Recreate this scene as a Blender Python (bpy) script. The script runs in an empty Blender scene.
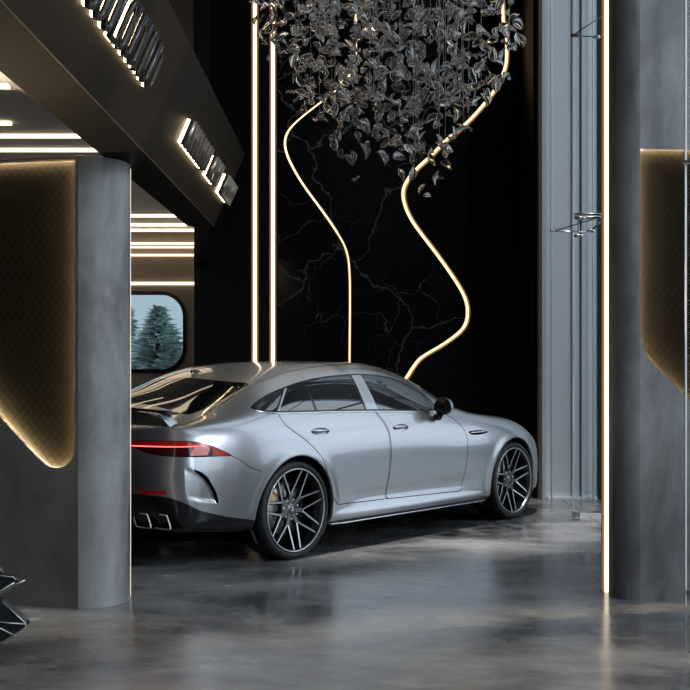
import bpy, bmesh, math, random
import numpy as np
from mathutils import Vector, Matrix
# ---------------------------------------------------------------- car body cage (half, y>0), x forward from rear axle, metres
# rows r0..r6 side, then columns to the centre line
ST = [ # x , [(y,z) r0..r6], [(dx,y,z) r7,r8,t1,t2,c]
(-0.93,[(.74,.28),(.80,.34),(.835,.47),(.850,.60),(.845,.74),(.815,.87),(.76,.975)],[(-.03,.68,1.005),(-.05,.585,1.02),(-.07,.42,1.03),(-.08,.21,1.035),(-.08,0,1.037)]),
(-0.75,[(.80,.27),(.86,.32),(.890,.45),(.907,.60),(.907,.74),(.880,.88),(.82,.995)],[(0,.715,1.045),(0,.61,1.085),(-.02,.42,1.125),(-.03,.21,1.153),(-.03,0,1.161)]),
(-0.50,[(.82,.24),(.89,.29),(.925,.42),(.950,.58),(.955,.74),(.930,.89),(.865,1.02)],[(0,.755,1.085),(0,.63,1.140),(0,.43,1.208),(0,.21,1.243),(0,0,1.254)]),
(-0.22,[(.83,.22),(.905,.26),(.943,.40),(.968,.57),(.975,.74),(.950,.90),(.885,1.045)],[(0,.785,1.145),(0,.645,1.235),(0,.44,1.302),(0,.21,1.333),(0,0,1.343)]),
(0.08,[(.83,.21),(.91,.245),(.945,.38),(.968,.56),(.975,.735),(.952,.90),(.890,1.06)],[(0,.795,1.20),(0,.65,1.325),(0,.44,1.388),(0,.21,1.41),(0,0,1.416)]),
(0.42,[(.84,.20),(.925,.235),(.940,.36),(.955,.55),(.962,.73),(.945,.90),(.890,1.06)],[(0,.795,1.23),(0,.65,1.388),(0,.44,1.433),(0,.21,1.448),(0,0,1.451)]),
(0.85,[(.84,.20),(.930,.235),(.930,.36),(.942,.54),(.950,.72),(.938,.90),(.888,1.055)],[(0,.795,1.24),(0,.65,1.418),(0,.44,1.448),(0,.21,1.460),(0,0,1.463)]),
(1.28,[(.84,.20),(.930,.235),(.928,.36),(.940,.54),(.948,.72),(.937,.89),(.888,1.05)],[(0,.795,1.235),(.0,.65,1.405),(.04,.44,1.440),(.08,.21,1.450),(.1,0,1.452)]),
(1.65,[(.84,.20),(.928,.235),(.930,.36),(.942,.54),(.950,.72),(.938,.88),(.888,1.04)],[(0,.80,1.185),(.02,.665,1.31),(.07,.45,1.355),(.11,.22,1.37),(.13,0,1.375)]),
(1.95,[(.84,.20),(.925,.235),(.935,.36),(.948,.54),(.955,.715),(.940,.87),(.888,1.03)],[(0,.80,1.12),(.02,.69,1.19),(.10,.46,1.24),(.15,.23,1.255),(.17,0,1.26)]),
(2.20,[(.84,.20),(.925,.235),(.940,.36),(.953,.54),(.960,.71),(.945,.86),(.890,1.00)],[(0,.81,1.055),(.02,.71,1.07),(.11,.47,1.105),(.18,.23,1.12),(.20,0,1.125)]),
(2.42,[(.84,.20),(.925,.24),(.945,.36),(.958,.54),(.965,.71),(.950,.86),(.893,.975)],[(0,.81,1.005),(.02,.71,1.01),(.08,.47,1.03),(.12,.23,1.04),(.14,0,1.043)]),
(2.72,[(.83,.20),(.92,.24),(.945,.37),(.962,.55),(.967,.71),(.952,.855),(.890,.945)],[(0,.81,.975),(.0,.70,.978),(.02,.46,.982),(.04,.23,.99),(.05,0,.993)]),
(3.02,[(.82,.20),(.91,.24),(.940,.38),(.958,.55),(.960,.70),(.943,.825),(.880,.908)],[(0,.80,.938),(0,.69,.938),(0,.45,.94),(0,.22,.947),(0,0,.949)]),
(3.32,[(.80,.19),(.88,.24),(.905,.38),(.918,.53),(.915,.66),(.893,.765),(.832,.832)],[(0,.76,.862),(0,.66,.865),(0,.43,.87),(0,.21,.877),(0,0,.88)]),
(3.57,[(.74,.19),(.81,.24),(.83,.37),(.835,.50),(.825,.60),(.800,.69),(.745,.748)],[(.02,.67,.775),(.03,.58,.783),(.05,.40,.795),(.06,.20,.803),(.06,0,.806)]),
]
# end faces: rows r0..r6: (x centre, z centre)
REAR=[(-1.05,.30),(-1.09,.35),(-1.135,.47),(-1.165,.60),(-1.16,.74),(-1.125,.87),(-1.10,.985)]
FRONT=[(3.78,.18),(3.85,.24),(3.87,.37),(3.865,.50),(3.845,.60),(3.81,.675),(3.75,.735)]
FR=[.86,.70,.48,.24,0.]
def build_cage():
    V=[];idx={}
    def add(key,p):
        idx[key]=len(V);V.append(p);return idx[key]
    n=len(ST)
    for i,(x,side,top) in enumerate(ST):
        for r,(y,z) in enumerate(side): add(('s',i,r),(x,y,z))
        for c,(dx,y,z) in enumerate(top): add(('t',i,c),(x+dx,y,z))
    for tag,prof,i0,p in (('R',REAR,0,4.2),('F',FRONT,n-1,3.0)):
        for r in range(7):
            y0,z0=ST[i0][1][r];x0=ST[i0][0];xc,zc=prof[r]
            for c,fr in enumerate(FR):
                w=fr**p; w2=fr**2
                x=xc+(x0-xc)*w*.95 if fr>0 else xc
                add((tag,r,c),(x,y0*fr*1.0,zc+(z0-zc)*w2))
    F=[]
    for i in range(n-1):
        for r in range(6): F.append([('s',i,r),('s',i+1,r),('s',i+1,r+1),('s',i,r+1)])
        F.append([('s',i,6),('s',i+1,6),('t',i+1,0),('t',i,0)])
        for c in range(4): F.append([('t',i,c),('t',i+1,c),('t',i+1,c+1),('t',i,c+1)])
    for tag,i0,flip in (('R',0,False),('F',n-1,True)):
        def g(r,c):
            if c<0: return ('s',i0,r)
            return (tag,r,c)
        for r in range(6):
            for c in range(5):
                q=[g(r,c-1),g(r+1,c-1),g(r+1,c),g(r,c)]
                F.append(q[::-1] if flip else q)
        # row 6 to top station
        for c in range(5):
            a=('s',i0,6) if c==0 else ('t',i0,c-1)
            q=[g(6,c-1),a,('t',i0,c),g(6,c)] if c>0 else [('s',i0,6),('t',i0,0),(tag,6,0)]
            F.append(q[::-1] if flip else q)
    faces=[[idx[k] for k in f] for f in F]
    # mirror to full
    nV=len(V);m={}
    VV=list(V)
    for k,(x,y,z) in enumerate(V):
        if abs(y)<1e-9: m[k]=k
        else: m[k]=len(VV);VV.append((x,-y,z))
    FF=faces+[[m[k] for k in f][::-1] for f in faces]
    return VV,FF
def subdiv(VV,FF,level,iters=3):
    me=bpy.data.meshes.new('cage_tmp');me.from_pydata(VV,[],FF)
    ob=bpy.data.objects.new('cage_tmp',me);bpy.context.scene.collection.objects.link(ob)
    md=ob.modifiers.new('s','SUBSURF');md.use_limit_surface=True;md.boundary_smooth='ALL'
    T=np.array(VV);P=T.copy()
    def ev(lv):
        md.levels=lv;me.vertices.foreach_set('co',P.ravel());me.update()
        bpy.context.view_layer.update()
        dg=bpy.context.evaluated_depsgraph_get();e=ob.evaluated_get(dg);mm=e.to_mesh()
        co=np.empty(len(mm.vertices)*3);mm.vertices.foreach_get('co',co)
        no=np.empty(len(mm.vertices)*3);mm.vertices.foreach_get('normal',no)
        fs=[list(p.vertices) for p in mm.polygons] if lv>1 else None
        e.to_mesh_clear();return co.reshape(-1,3),no.reshape(-1,3),fs
    for _ in range(iters):
        co,_,_=ev(1);P=P+.8*(T-co[:len(T)])
    r=ev(level)
    bpy.data.objects.remove(ob);bpy.data.meshes.remove(me)
    return r
LP=(780.,430.,4200.,.9,380.,240.)
# ================================================================ helpers
random.seed(7)
C=bpy.context.scene.collection
PI=math.pi
def link(o,parent=None):
    C.objects.link(o)
    if parent is not None: o.parent=parent
    return o
def tag(o,label=None,cat=None,group=None,kind=None):
    if label: o['label']=label
    if cat: o['category']=cat
    if group: o['group']=group
    if kind: o['kind']=kind
    return o
def empty(name,loc=(0,0,0),rz=0,parent=None):
    o=bpy.data.objects.new(name,None);o.location=loc;o.rotation_euler=(0,0,rz);o.empty_display_size=.1
    return link(o,parent)
def mesh_obj(name,me,mats,parent=None,smooth=False,angle=None):
    if not isinstance(mats,(list,tuple)): mats=[mats]
    for m in mats:
        me.materials.append(m)
    if smooth: me.polygons.foreach_set('use_smooth',[True]*len(me.polygons))
    o=bpy.data.objects.new(name,me)
    return link(o,parent)
def from_bm(name,bm,mats,parent=None,smooth=False,angle=35):
    if smooth:
        for fc in bm.faces: fc.smooth=True
        for e in bm.edges:
            if len(e.link_faces)==2 and e.calc_face_angle(0)>math.radians(angle): e.smooth=False
    me=bpy.data.meshes.new(name);bm.to_mesh(me);bm.free()
    return mesh_obj(name,me,mats,parent)
def box(bm,x0,x1,y0,y1,z0,z1,mi=0):
    vs=[bm.verts.new(p) for p in ((x0,y0,z0),(x1,y0,z0),(x1,y1,z0),(x0,y1,z0),(x0,y0,z1),(x1,y0,z1),(x1,y1,z1),(x0,y1,z1))]
    for q in ((0,3,2,1),(4,5,6,7),(0,1,5,4),(1,2,6,5),(2,3,7,6),(3,0,4,7)):
        fc=bm.faces.new([vs[i] for i in q]);fc.material_index=mi
    return vs
def box_obj(name,x0,x1,y0,y1,z0,z1,mat,parent=None,bevel=0):
    bm=bmesh.new();box(bm,x0,x1,y0,y1,z0,z1)
    if bevel: bmesh.ops.bevel(bm,geom=bm.edges[:],offset=bevel,segments=2,affect='EDGES',profile=.5)
    return from_bm(name,bm,mat,parent)
def prism(bm,pts,vec,mi=0):
    """closed polygon of 3D points extruded by vec"""
    a=[bm.verts.new(p) for p in pts];v=Vector(vec);b=[bm.verts.new(Vector(p)+v) for p in pts]
    f1=bm.faces.new(a);f2=bm.faces.new(b[::-1]);f1.material_index=f2.material_index=mi
    n=len(a)
    for i in range(n):
        fc=bm.faces.new((a[i],b[i],b[(i+1)%n],a[(i+1)%n]));fc.material_index=mi
    bmesh.ops.recalc_face_normals(bm,faces=bm.faces[:])
def frames(pts):
    P=[Vector(p) for p in pts];T=[]
    for i in range(len(P)):
        a=P[max(i-1,0)];b=P[min(i+1,len(P)-1)];T.append((b-a).normalized())
    up=Vector((0,0,1)) if abs(T[0].z)<.9 else Vector((1,0,0))
    n=(up-T[0]*up.dot(T[0])).normalized();out=[]
    for i in range(len(P)):
        n=(n-T[i]*n.dot(T[i])).normalized();out.append((P[i],n,T[i].cross(n)))
    return out
def tube(bm,pts,r,seg=8,closed=False,mi=0):
    fr=frames(pts);rings=[]
    for k,(p,n,b) in enumerate(fr):
        rr=r[k] if isinstance(r,(list,tuple)) else r
        rings.append([bm.verts.new(p+n*math.cos(2*PI*j/seg)*rr+b*math.sin(2*PI*j/seg)*rr) for j in range(seg)])
    m=len(rings)
    for i in range(m if closed else m-1):
        A=rings[i];B=rings[(i+1)%m]
        for j in range(seg):
            fc=bm.faces.new((A[j],A[(j+1)%seg],B[(j+1)%seg],B[j]));fc.material_index=mi;fc.smooth=True
    if not closed:
        f1=bm.faces.new(rings[0][::-1]);f2=bm.faces.new(rings[-1]);f1.material_index=f2.material_index=mi
def lathe(bm,prof,seg=64,axis='Y',mi=0,loc=(0,0,0)):
    """prof: (r,h) open profile around axis"""
    rings=[]
    for r,hh in prof:
        ring=[]
        for j in range(seg):
            a=2*PI*j/seg;c,s=math.cos(a)*r,math.sin(a)*r
            p={'Y':(c,hh,s),'Z':(c,s,hh),'X':(hh,c,s)}[axis]
            ring.append(bm.verts.new((p[0]+loc[0],p[1]+loc[1],p[2]+loc[2])))
        rings.append(ring)
    for i in range(len(rings)-1):
        A,B=rings[i],rings[i+1]
        for j in range(seg):
            fc=bm.faces.new((A[j],A[(j+1)%seg],B[(j+1)%seg],B[j]));fc.material_index=mi;fc.smooth=True
def cr(pts,n=8,closed=False):
    """Catmull-Rom through points"""
    P=[np.array(p,float) for p in pts];m=len(P);out=[]
    rng=range(m) if closed else range(m-1)
    for i in rng:
        if closed: a,b,c,d=P[(i-1)%m],P[i],P[(i+1)%m],P[(i+2)%m]
        else: a,b,c,d=P[max(i-1,0)],P[i],P[i+1],P[min(i+2,m-1)]
        for k in range(n):
            t=k/n
            out.append(.5*((2*b)+(-a+c)*t+(2*a-5*b+4*c-d)*t*t+(-a+3*b-3*c+d)*t**3))
    if not closed: out.append(P[-1])
    return [tuple(p) for p in out]
def plate(name,loops,thick,mat,parent=None,to3d=None,z0=0.):
    """polygon with holes (2D loops) given thickness; to3d maps (u,v,w)->xyz"""
    cu=bpy.data.curves.new(name,'CURVE');cu.dimensions='2D';cu.fill_mode='BOTH';cu.extrude=thick/2
    for lp in loops:
        sp=cu.splines.new('POLY');sp.points.add(len(lp)-1);sp.use_cyclic_u=True
        for i,p in enumerate(lp): sp.points[i].co=(p[0],p[1],0,1)
    ob=bpy.data.objects.new('tmp',cu);C.objects.link(ob)
    dg=bpy.context.evaluated_depsgraph_get()
    me=bpy.data.meshes.new_from_object(ob.evaluated_get(dg))
    bpy.data.objects.remove(ob);bpy.data.curves.remove(cu)
    me.name=name
    bm=bmesh.new();bm.from_mesh(me);bpy.data.meshes.remove(me)
    bmesh.ops.remove_doubles(bm,verts=bm.verts,dist=1e-5)
    for v in bm.verts:
        w=v.co.z+thick/2+z0
        v.co=Vector(to3d(v.co.x,v.co.y,w)) if to3d else Vector((v.co.x,w,v.co.y))
    bmesh.ops.recalc_face_normals(bm,faces=bm.faces[:])
    return from_bm(name,bm,mat,parent)
# ---------------------------------------------------------------- materials
def mat(name,col,rough=.5,metal=0.,**kw):
    m=bpy.data.materials.new(name);m.use_nodes=True
    b=m.node_tree.nodes['Principled BSDF']
    b.inputs['Base Color'].default_value=(*col,1);b.inputs['Roughness'].default_value=rough;b.inputs['Metallic'].default_value=metal
    for k,v in kw.items():
        k=k.replace('_',' ')
        b.inputs[k].default_value=(*v,1) if isinstance(v,tuple) else v
    return m
def emit(name,col,s):
    return mat(name,(0,0,0),.6,0,Emission_Color=col,Emission_Strength=s)
def nd(m): return m.node_tree.nodes,m.node_tree.links,m.node_tree.nodes['Principled BSDF']
def noise(m,scale,detail=6,rough=.6,vec=None,dist=0.,coord='Object',sc=None):
    n,l,b=nd(m)
    t=n.new('ShaderNodeTexNoise');t.inputs['Scale'].default_value=scale;t.inputs['Detail'].default_value=detail
    t.inputs['Roughness'].default_value=rough;t.inputs['Distortion'].default_value=dist
    if vec is None:
        tc=n.new('ShaderNodeTexCoord');vec=tc.outputs[coord]
        if sc:
            mp=n.new('ShaderNodeMapping');mp.inputs['Scale'].default_value=sc;l.new(vec,mp.inputs['Vector']);vec=mp.outputs[0]
    l.new(vec,t.inputs['Vector']);return t
def ramp(m,src,stops):
    n,l,b=nd(m);r=n.new('ShaderNodeValToRGB');e=r.color_ramp.elements
    while len(e)<len(stops): e.new(.5)
    for i,(p,c) in enumerate(stops):
        e[i].position=p;e[i].color=(*c,1) if isinstance(c,tuple) else (c,c,c,1)
    l.new(src,r.inputs[0]);return r
def bump(m,src,strength,dist=.01):
    n,l,b=nd(m);bp=n.new('ShaderNodeBump');bp.inputs['Strength'].default_value=strength;bp.inputs['Distance'].default_value=dist
    l.new(src,bp.inputs['Height']);l.new(bp.outputs[0],b.inputs['Normal'])
M={}
def concrete(name,c0,c1,rough,scale=1.3,sc=(1,1,1),bmp=.15):
    m=mat(name,c0,rough);n,l,b=nd(m)
    t=noise(m,scale,9,.62,dist=.35,sc=sc);r=ramp(m,t.outputs['Fac'],[(.36,c0),(.64,c1)])
    t2=noise(m,scale*7,6,.7,sc=sc);mx=n.new('ShaderNodeMix');mx.data_type='RGBA';mx.blend_type='MULTIPLY';mx.inputs['Factor'].default_value=.35
    r2=ramp(m,t2.outputs['Fac'],[(.3,.55),(.7,1.)])
    l.new(r.outputs[0],mx.inputs['A']);l.new(r2.outputs[0],mx.inputs['B']);l.new(mx.outputs['Result'],b.inputs['Base Color'])
    rr=ramp(m,t.outputs['Fac'],[(.3,max(rough-.08,.05)),(.7,rough+.08)]);l.new(rr.outputs[0],b.inputs['Roughness'])
    bump(m,t2.outputs['Fac'],bmp,.004);return m
M['floor']=concrete('polished_concrete_floor',(.075,.075,.078),(.32,.315,.315),.22,.9,(1,1.5,1),.05)
M['concrete']=concrete('grey_concrete',(.085,.078,.070),(.19,.175,.16),.45,1.1,(1,1,.8))
M['column_concrete']=concrete('column_concrete',(.085,.083,.080),(.33,.325,.32),.40,1.8,(1,1,.4))
M['brown_wall']=concrete('brown_plaster',(.13,.11,.09),(.20,.17,.142),.6,.8)
M['ceiling']=mat('pale_ceiling',(.80,.81,.83),.55)
M['black']=mat('satin_black_wall',(.0035,.0035,.004),.45,0,Specular_IOR_Level=.12)
M['hall_ceiling']=mat('dark_ceiling',(.03,.03,.03),.7)
M['fascia']=mat('bronze_black_fascia',(.018,.014,.010),.55,0,Specular_IOR_Level=.06)
M['soffit']=mat('satin_black_soffit',(.006,.0055,.005),.5,0,Specular_IOR_Level=.03)
M['facade']=mat('bluegrey_panel',(.66,.69,.72),.5)
M['facade_dark']=mat('panel_gap',(.06,.065,.07),.6)
M['bronze']=mat('bronze_trim',(.14,.10,.075),.45,.4)
M['steel']=mat('brushed_steel',(.62,.62,.63),.22,1.)
M['dark_steel']=mat('dark_steel',(.10,.10,.105),.35,.8)
M['cable']=mat('pale_cable',(.85,.87,.9),.5,0)
M['curve_channel']=mat('tan_light_groove',(.55,.32,.14),.7)  # tan colour stands in for the halo round the curved strips
M['channel']=mat('led_channel',(.30,.19,.10),.6,0)  # lightened to tan so the straight strips get a glowing border
WARM=(1.,.80,.56)
M['led']=emit('warm_led',WARM,3.2)
M['led_cove']=emit('warm_led_cove',(1.,.82,.6),40.)
M['led_bright']=emit('warm_led_vertical',(1.,.83,.62),2.2)
M['led_curve']=emit('warm_led_curve',(1.,.74,.42),1.9)
M['led_panel']=emit('warm_led_panel',(1.,.78,.48),850.0)
M['led_sign']=emit('warm_led_sign',(1.,.74,.42),12.)
M['pane']=mat('clear_glass',(1,1,1),.0,0,Transmission_Weight=1.,IOR=1.02,Alpha=1.)
# marble
m=mat('black_veined_marble',(.008,.008,.009),.14,0,Specular_IOR_Level=.3);n,l,b=nd(m)
tc=n.new('ShaderNodeTexCoord');wn=n.new('ShaderNodeTexNoise');wn.inputs['Scale'].default_value=1.6;wn.inputs['Detail'].default_value=5
l.new(tc.outputs['Object'],wn.inputs['Vector'])
def warpvec(amt,scale):
    v=n.new('ShaderNodeVectorMath');v.operation='MULTIPLY_ADD';l.new(wn.outputs['Color'],v.inputs[0]);v.inputs[1].default_value=(amt,amt,amt)
    l.new(tc.outputs['Object'],v.inputs[2]);return v.outputs[0]
def vein(scale,width,amt):
    vo=n.new('ShaderNodeTexVoronoi');vo.feature='DISTANCE_TO_EDGE';vo.inputs['Scale'].default_value=scale
    l.new(warpvec(amt,1),vo.inputs['Vector']);return ramp(m,vo.outputs['Distance'],[(0.,1.),(width,0.)])
v1=vein(.62,.008,1.1);v2=vein(1.7,.006,.9)
mk=n.new('ShaderNodeTexNoise');mk.inputs['Scale'].default_value=1.1;mk.inputs['Detail'].default_value=3;l.new(tc.outputs['Object'],mk.inputs['Vector'])
mr=ramp(m,mk.outputs['Fac'],[(.50,0.),(.64,1.)])
a1=n.new('ShaderNodeMath');a1.operation='MULTIPLY';l.new(v2.outputs[0],a1.inputs[0]);l.new(mr.outputs[0],a1.inputs[1])
a2=n.new('ShaderNodeMath');a2.operation='MULTIPLY_ADD';l.new(v1.outputs[0],a2.inputs[0]);a2.inputs[1].default_value=.7;l.new(a1.outputs[0],a2.inputs[2])
a2.use_clamp=True
mx=n.new('ShaderNodeMix');mx.data_type='RGBA';mx.inputs['A'].default_value=(.006,.006,.007,1);mx.inputs['B'].default_value=(.22,.205,.18,1)
l.new(a2.outputs[0],mx.inputs['Factor']);l.new(mx.outputs['Result'],b.inputs['Base Color'])
M['marble']=m
# quilted mesh panel : diamond grid lines
def diamond(name,base,line,size):
    m=mat(name,base,.6,0,Specular_IOR_Level=0.);n,l,b=nd(m)
    tc=n.new('ShaderNodeTexCoord');sp=n.new('ShaderNodeSeparateXYZ');l.new(tc.outputs['Object'],sp.inputs[0])
    def mth(op,a,bb):
        q=n.new('ShaderNodeMath');q.operation=op
        for i,x in enumerate((a,bb)):
            if x is None: continue
            if isinstance(x,(int,float)): q.inputs[i].default_value=x
            else: l.new(x,q.inputs[i])
        return q.outputs[0]
    xs=mth('MULTIPLY',sp.outputs['X'],1/size);zs=mth('MULTIPLY',sp.outputs['Z'],.82/size)
    outs=[]
    for op in ('ADD','SUBTRACT'):
        s=mth(op,xs,zs);s=mth('ADD',s,100.);fr=mth('FRACT',s,None);d=mth('ABSOLUTE',mth('SUBTRACT',fr,.5),None);outs.append(d)
    mxx=mth('MAXIMUM',outs[0],outs[1])
    r=ramp(m,mxx,[(.445,base),(.470,line)]);l.new(r.outputs[0],b.inputs['Base Color'])
    df=n.new('ShaderNodeBsdfDiffuse');l.new(r.outputs[0],df.inputs['Color']);l.new(df.outputs[0],n['Material Output'].inputs['Surface'])
    return m
M['quilt']=diamond('diamond_quilted_panel',(.0115,.0100,.0076),(.002,.0017,.0013),.050)
# car
M['paint']=mat('silver_metallic_paint',(.42,.432,.448),.30,.85,Coat_Weight=1.,Coat_Roughness=.02)
M['carglass']=mat('tinted_window_glass',(.012,.014,.017),.02,0,IOR=2.1)
M['hatchglass']=mat('black_hatch_glass',(.006,.006,.007),.03,0,IOR=1.6)
M['gloss_black']=mat('gloss_black_plastic',(.010,.010,.011),.15)
M['matt_black']=mat('matt_black_plastic',(.012,.012,.013),.6)
M['void']=mat('dark_cavity',(.002,.002,.002),.9,0,Specular_IOR_Level=0.)
M['rubber']=mat('tyre_rubber',(.014,.014,.015),.55)
M['chrome']=mat('polished_chrome',(.85,.85,.86),.08,1.)
M['rim_dark']=mat('titanium_grey_rim',(.16,.16,.165),.30,1.)
M['rim_face']=mat('polished_spoke_edge',(.60,.60,.61),.30,.9)
M['ring']=mat('bright_tip_ring',(.85,.84,.82),.5,0)
M['disc']=mat('brake_disc_metal',(.25,.25,.26),.35,1.)
M['caliper']=mat('gold_caliper',(.75,.50,.24),.35,.3)
M['red']=mat('red_lens',(.50,.010,.010),.15,0)
M['red_dark']=mat('dark_red_lens',(.05,.003,.003),.10,0)
M['red_lit']=emit('lit_tail_light',(1.,.13,.09),2.8)
M['red_clear']=mat('pale_red_lens',(.85,.26,.22),.15,0)
M['headlight']=mat('headlight_lens',(.25,.27,.30),.05,.4)
M['mirror']=mat('mirror_glass',(.04,.042,.045),.05,.3)
# chandelier glass
m=mat('smoked_crystal_glass',(.93,.92,.90),.03,0,Transmission_Weight=.94,IOR=1.6,Specular_IOR_Level=.9)
n,l,b=nd(m)
b.inputs['Base Color'].default_value=(.97,.96,.95,1)
M['crystal']=m
M['leaf_tree']=mat('tree_foliage',(.72,.82,.80),.9,0,Specular_IOR_Level=.1)  # whitened foliage, the outdoor haze is put into the colour
M['trunk']=mat('tree_bark',(.05,.045,.04),.9)
M['ground_out']=mat('outdoor_grass',(.06,.09,.06),.9)
M['carbon']=mat('black_carbon',(.010,.011,.013),.22,0,Coat_Weight=.6)
M['carbon_edge']=mat('silver_edge',(.55,.54,.52),.3,.8)
M['joint']=mat('dark_joint',(.015,.015,.015),.8)
M['letter_metal']=mat('black_chrome_letter',(.010,.0095,.009),.28,0)
M['letter_ribbed']=mat('ribbed_bronze_letter',(.30,.26,.22),.3,.9)
# ================================================================ the car
CAR=empty('car',(-1.068,8.509,0),math.atan2(.756,.654))
tag(CAR,'silver four-door fastback saloon parked on the polished concrete floor','car')
co,no,FS=subdiv(*build_cage(),4)
ARCH=[(0.,.36,.402),(2.965,.36,.405)]
def srt(co):
    return np.abs(co[:,1])+co[:,0]+1.17
def poly_sdf(U,Wc,poly,pad=.12):
    P=np.array(poly);out=np.full(len(U),9.)
    m=(U>P[:,0].min()-pad)&(U<P[:,0].max()+pad)&(Wc>P[:,1].min()-pad)&(Wc<P[:,1].max()+pad)
    u=U[m];w=Wc[m]
    d=np.full(len(u),9.);ins=np.zeros(len(u),bool)
    for i in range(len(P)):
        a=P[i];b=P[(i+1)%len(P)];e=b-a
        t=np.clip(((u-a[0])*e[0]+(w-a[1])*e[1])/(e@e+1e-12),0,1)
        d=np.minimum(d,np.hypot(u-a[0]-t*e[0],w-a[1]-t*e[1]))
        c=(a[1]>w)!=(b[1]>w)
        xi=a[0]+(w-a[1])*e[0]/(e[1] if abs(e[1])>1e-12 else 1e-12)
        ins^=c&(u<xi)
    out[m]=np.where(ins,-d,d);return out
def line_dist(U,Wc,pl,pad=.1):
    P=np.array(pl);out=np.full(len(U),9.)
    m=(U>P[:,0].min()-pad)&(U<P[:,0].max()+pad)&(Wc>P[:,1].min()-pad)&(Wc<P[:,1].max()+pad)
    u=U[m];w=Wc[m];d=np.full(len(u),9.)
    for i in range(len(P)-1):
        a=P[i];e=P[i+1]-a;t=np.clip(((u-a[0])*e[0]+(w-a[1])*e[1])/(e@e+1e-12),0,1)
        d=np.minimum(d,np.hypot(u-a[0]-t*e[0],w-a[1]-t*e[1]))
    out[m]=d;return out
def sstep(x): x=np.clip(x,0,1);return x*x*(3-2*x)
POCKET=[(.335+.0,.0)]
# feature outlines, car space. s = |y| + x + 1.17 unwraps the rear corner
POCKET=cr([(1.035,.730),(1.10,.716),(1.185,.688),(1.235,.655),(1.268,.615),(1.312,.551),(1.345,.475),(1.24,.480),(1.12,.497),(1.065,.512),(1.045,.56),(1.038,.64)],4,True)
POCKET_DARK=cr([(1.11,.712),(1.185,.692),(1.245,.655),(1.278,.615),(1.322,.551),(1.350,.474),(1.315,.482),(1.285,.55),(1.245,.607),(1.205,.645),(1.16,.675)],4,True)
REFL=[(.555,.568),(.845,.570),(.868,.548),(.61,.538)]
TAIL=cr([(.36,.882),(.50,.897),(.696,.903),(.91,.902),(1.079,.899),(1.172,.890),(1.283,.865),(1.378,.832),(1.475,.792),(1.40,.789),(1.313,.790),(1.174,.791),(1.044,.793),(.914,.797),(.798,.803),(.65,.822),(.50,.860),(.40,.874)],3,True)
DLO=cr([(-.323,1.113),(-.242,1.152),(-.157,1.185),(-.066,1.216),(.061,1.251),(.282,1.299),(.543,1.333),(.849,1.352),(1.013,1.355),(1.163,1.349),(1.336,1.330),(1.471,1.303),(1.615,1.260),(1.707,1.218),(1.776,1.170),(1.815,1.112),(1.822,1.045)],4)+[(1.815,1.037),(1.432,1.047),(1.013,1.059),(.434,1.070),(.047,1.071),(-.14,1.074),(-.25,1.084),(-.314,1.100)]
RDOOR=cr([(-.125,1.085),(-.122,1.03),(-.07,.961),(.085,.860),(.227,.745),(.317,.594),(.385,.438),(.43,.372)],4)+[(.47,.355),(.75,.350),(1.052,.345)]+cr([(1.058,.36),(1.078,.5),(1.095,.66),(1.088,.862),(1.04,.968),(.95,1.07)],4)
FDOOR=cr([(.958,1.07),(1.048,.968),(1.0965,.862),(1.1035,.66),(1.0865,.5),(1.066,.36)],4)+[(1.061,.345),(1.6,.335),(2.08,.327)]+cr([(2.11,.335),(2.165,.553),(2.18,.728),(2.148,.862),(2.04,.953),(1.90,1.02),(1.83,1.045)],4)
HATCH=cr([(-.285,0),(-.272,.2),(-.252,.367),(-.20,.50),(-.150,.585),(-.165,.612),(-.248,.613),(-.397,.616),(-.551,.628),(-.70,.642),(-.775,.630),(-.800,.55),(-.812,.3),(-.815,0)],4)
HATCH=HATCH+[(-.815,-.2),(-.285,-.2)]
SCREEN=cr([(1.36,0),(1.34,.25),(1.27,.50),(1.26,.575),(1.32,.60),(1.6,.612),(1.95,.632),(2.14,.655),(2.185,.64),(2.26,.5),(2.36,.25),(2.40,0)],4)+[(2.40,-.2),(1.36,-.2)]
VENT=cr([(2.198,.842),(2.26,.851),(2.36,.852),(2.46,.843),(2.505,.830),(2.44,.818),(2.34,.812),(2.25,.816)],4,True)
HEADL=cr([(3.30,.775),(3.42,.765),(3.52,.735),(3.60,.70),(3.60,.63),(3.55,.60),(3.48,.64),(3.40,.70)],3,True)
# shaping bumps on the surface (arch flares, sills, outlet scoop)
x,y,z=co[:,0].copy(),co[:,1].copy(),co[:,2].copy();s=srt(co);sd=np.sign(y);ay=np.abs(y)
D=np.zeros(len(co))
for ax,az,ar in ARCH:
    r=np.hypot(x-ax,z-az)
    D+=.010*np.exp(-((r-ar-.010)/.045)**2)*sstep((z-.22)/.2)*sstep((ay-.6)/.2)
D+=.010*np.exp(-((z-.270)/.035)**2)*sstep((x-.30)/.15)*sstep((2.55-x)/.15)*sstep((ay-.8)/.06)
D-=.008*np.exp(-((z-.40)/.05)**2)*sstep((x-.45)/.3)*sstep((2.4-x)/.3)*sstep((ay-.8)/.06)
pk=poly_sdf(s,z,POCKET)
rk=np.clip(-pk/.03,0,1)
D-=(.004+.020*sstep((s-1.03)/.30))*sstep(rk)*(x<0)
co[:,1]+=sd*D
def normals(co,FS):
    q=np.array(FS);a=co[q[:,2]]-co[q[:,0]];b=co[q[:,3]]-co[q[:,1]];nf=np.cross(a,b)
    nn=np.zeros_like(co)
    for k in range(4): np.add.at(nn,q[:,k],nf)
    return nn/np.maximum(np.linalg.norm(nn,axis=1),1e-12)[:,None]
no=normals(co,FS)
if (no[np.argmax(co[:,2])][2])<0: FS=[f[::-1] for f in FS];no=-no
from mathutils.bvhtree import BVHTree
BODY=BVHTree.FromPolygons(co.tolist(),FS)
V=[tuple(p) for p in co];N=[tuple(p) for p in no]
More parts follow.
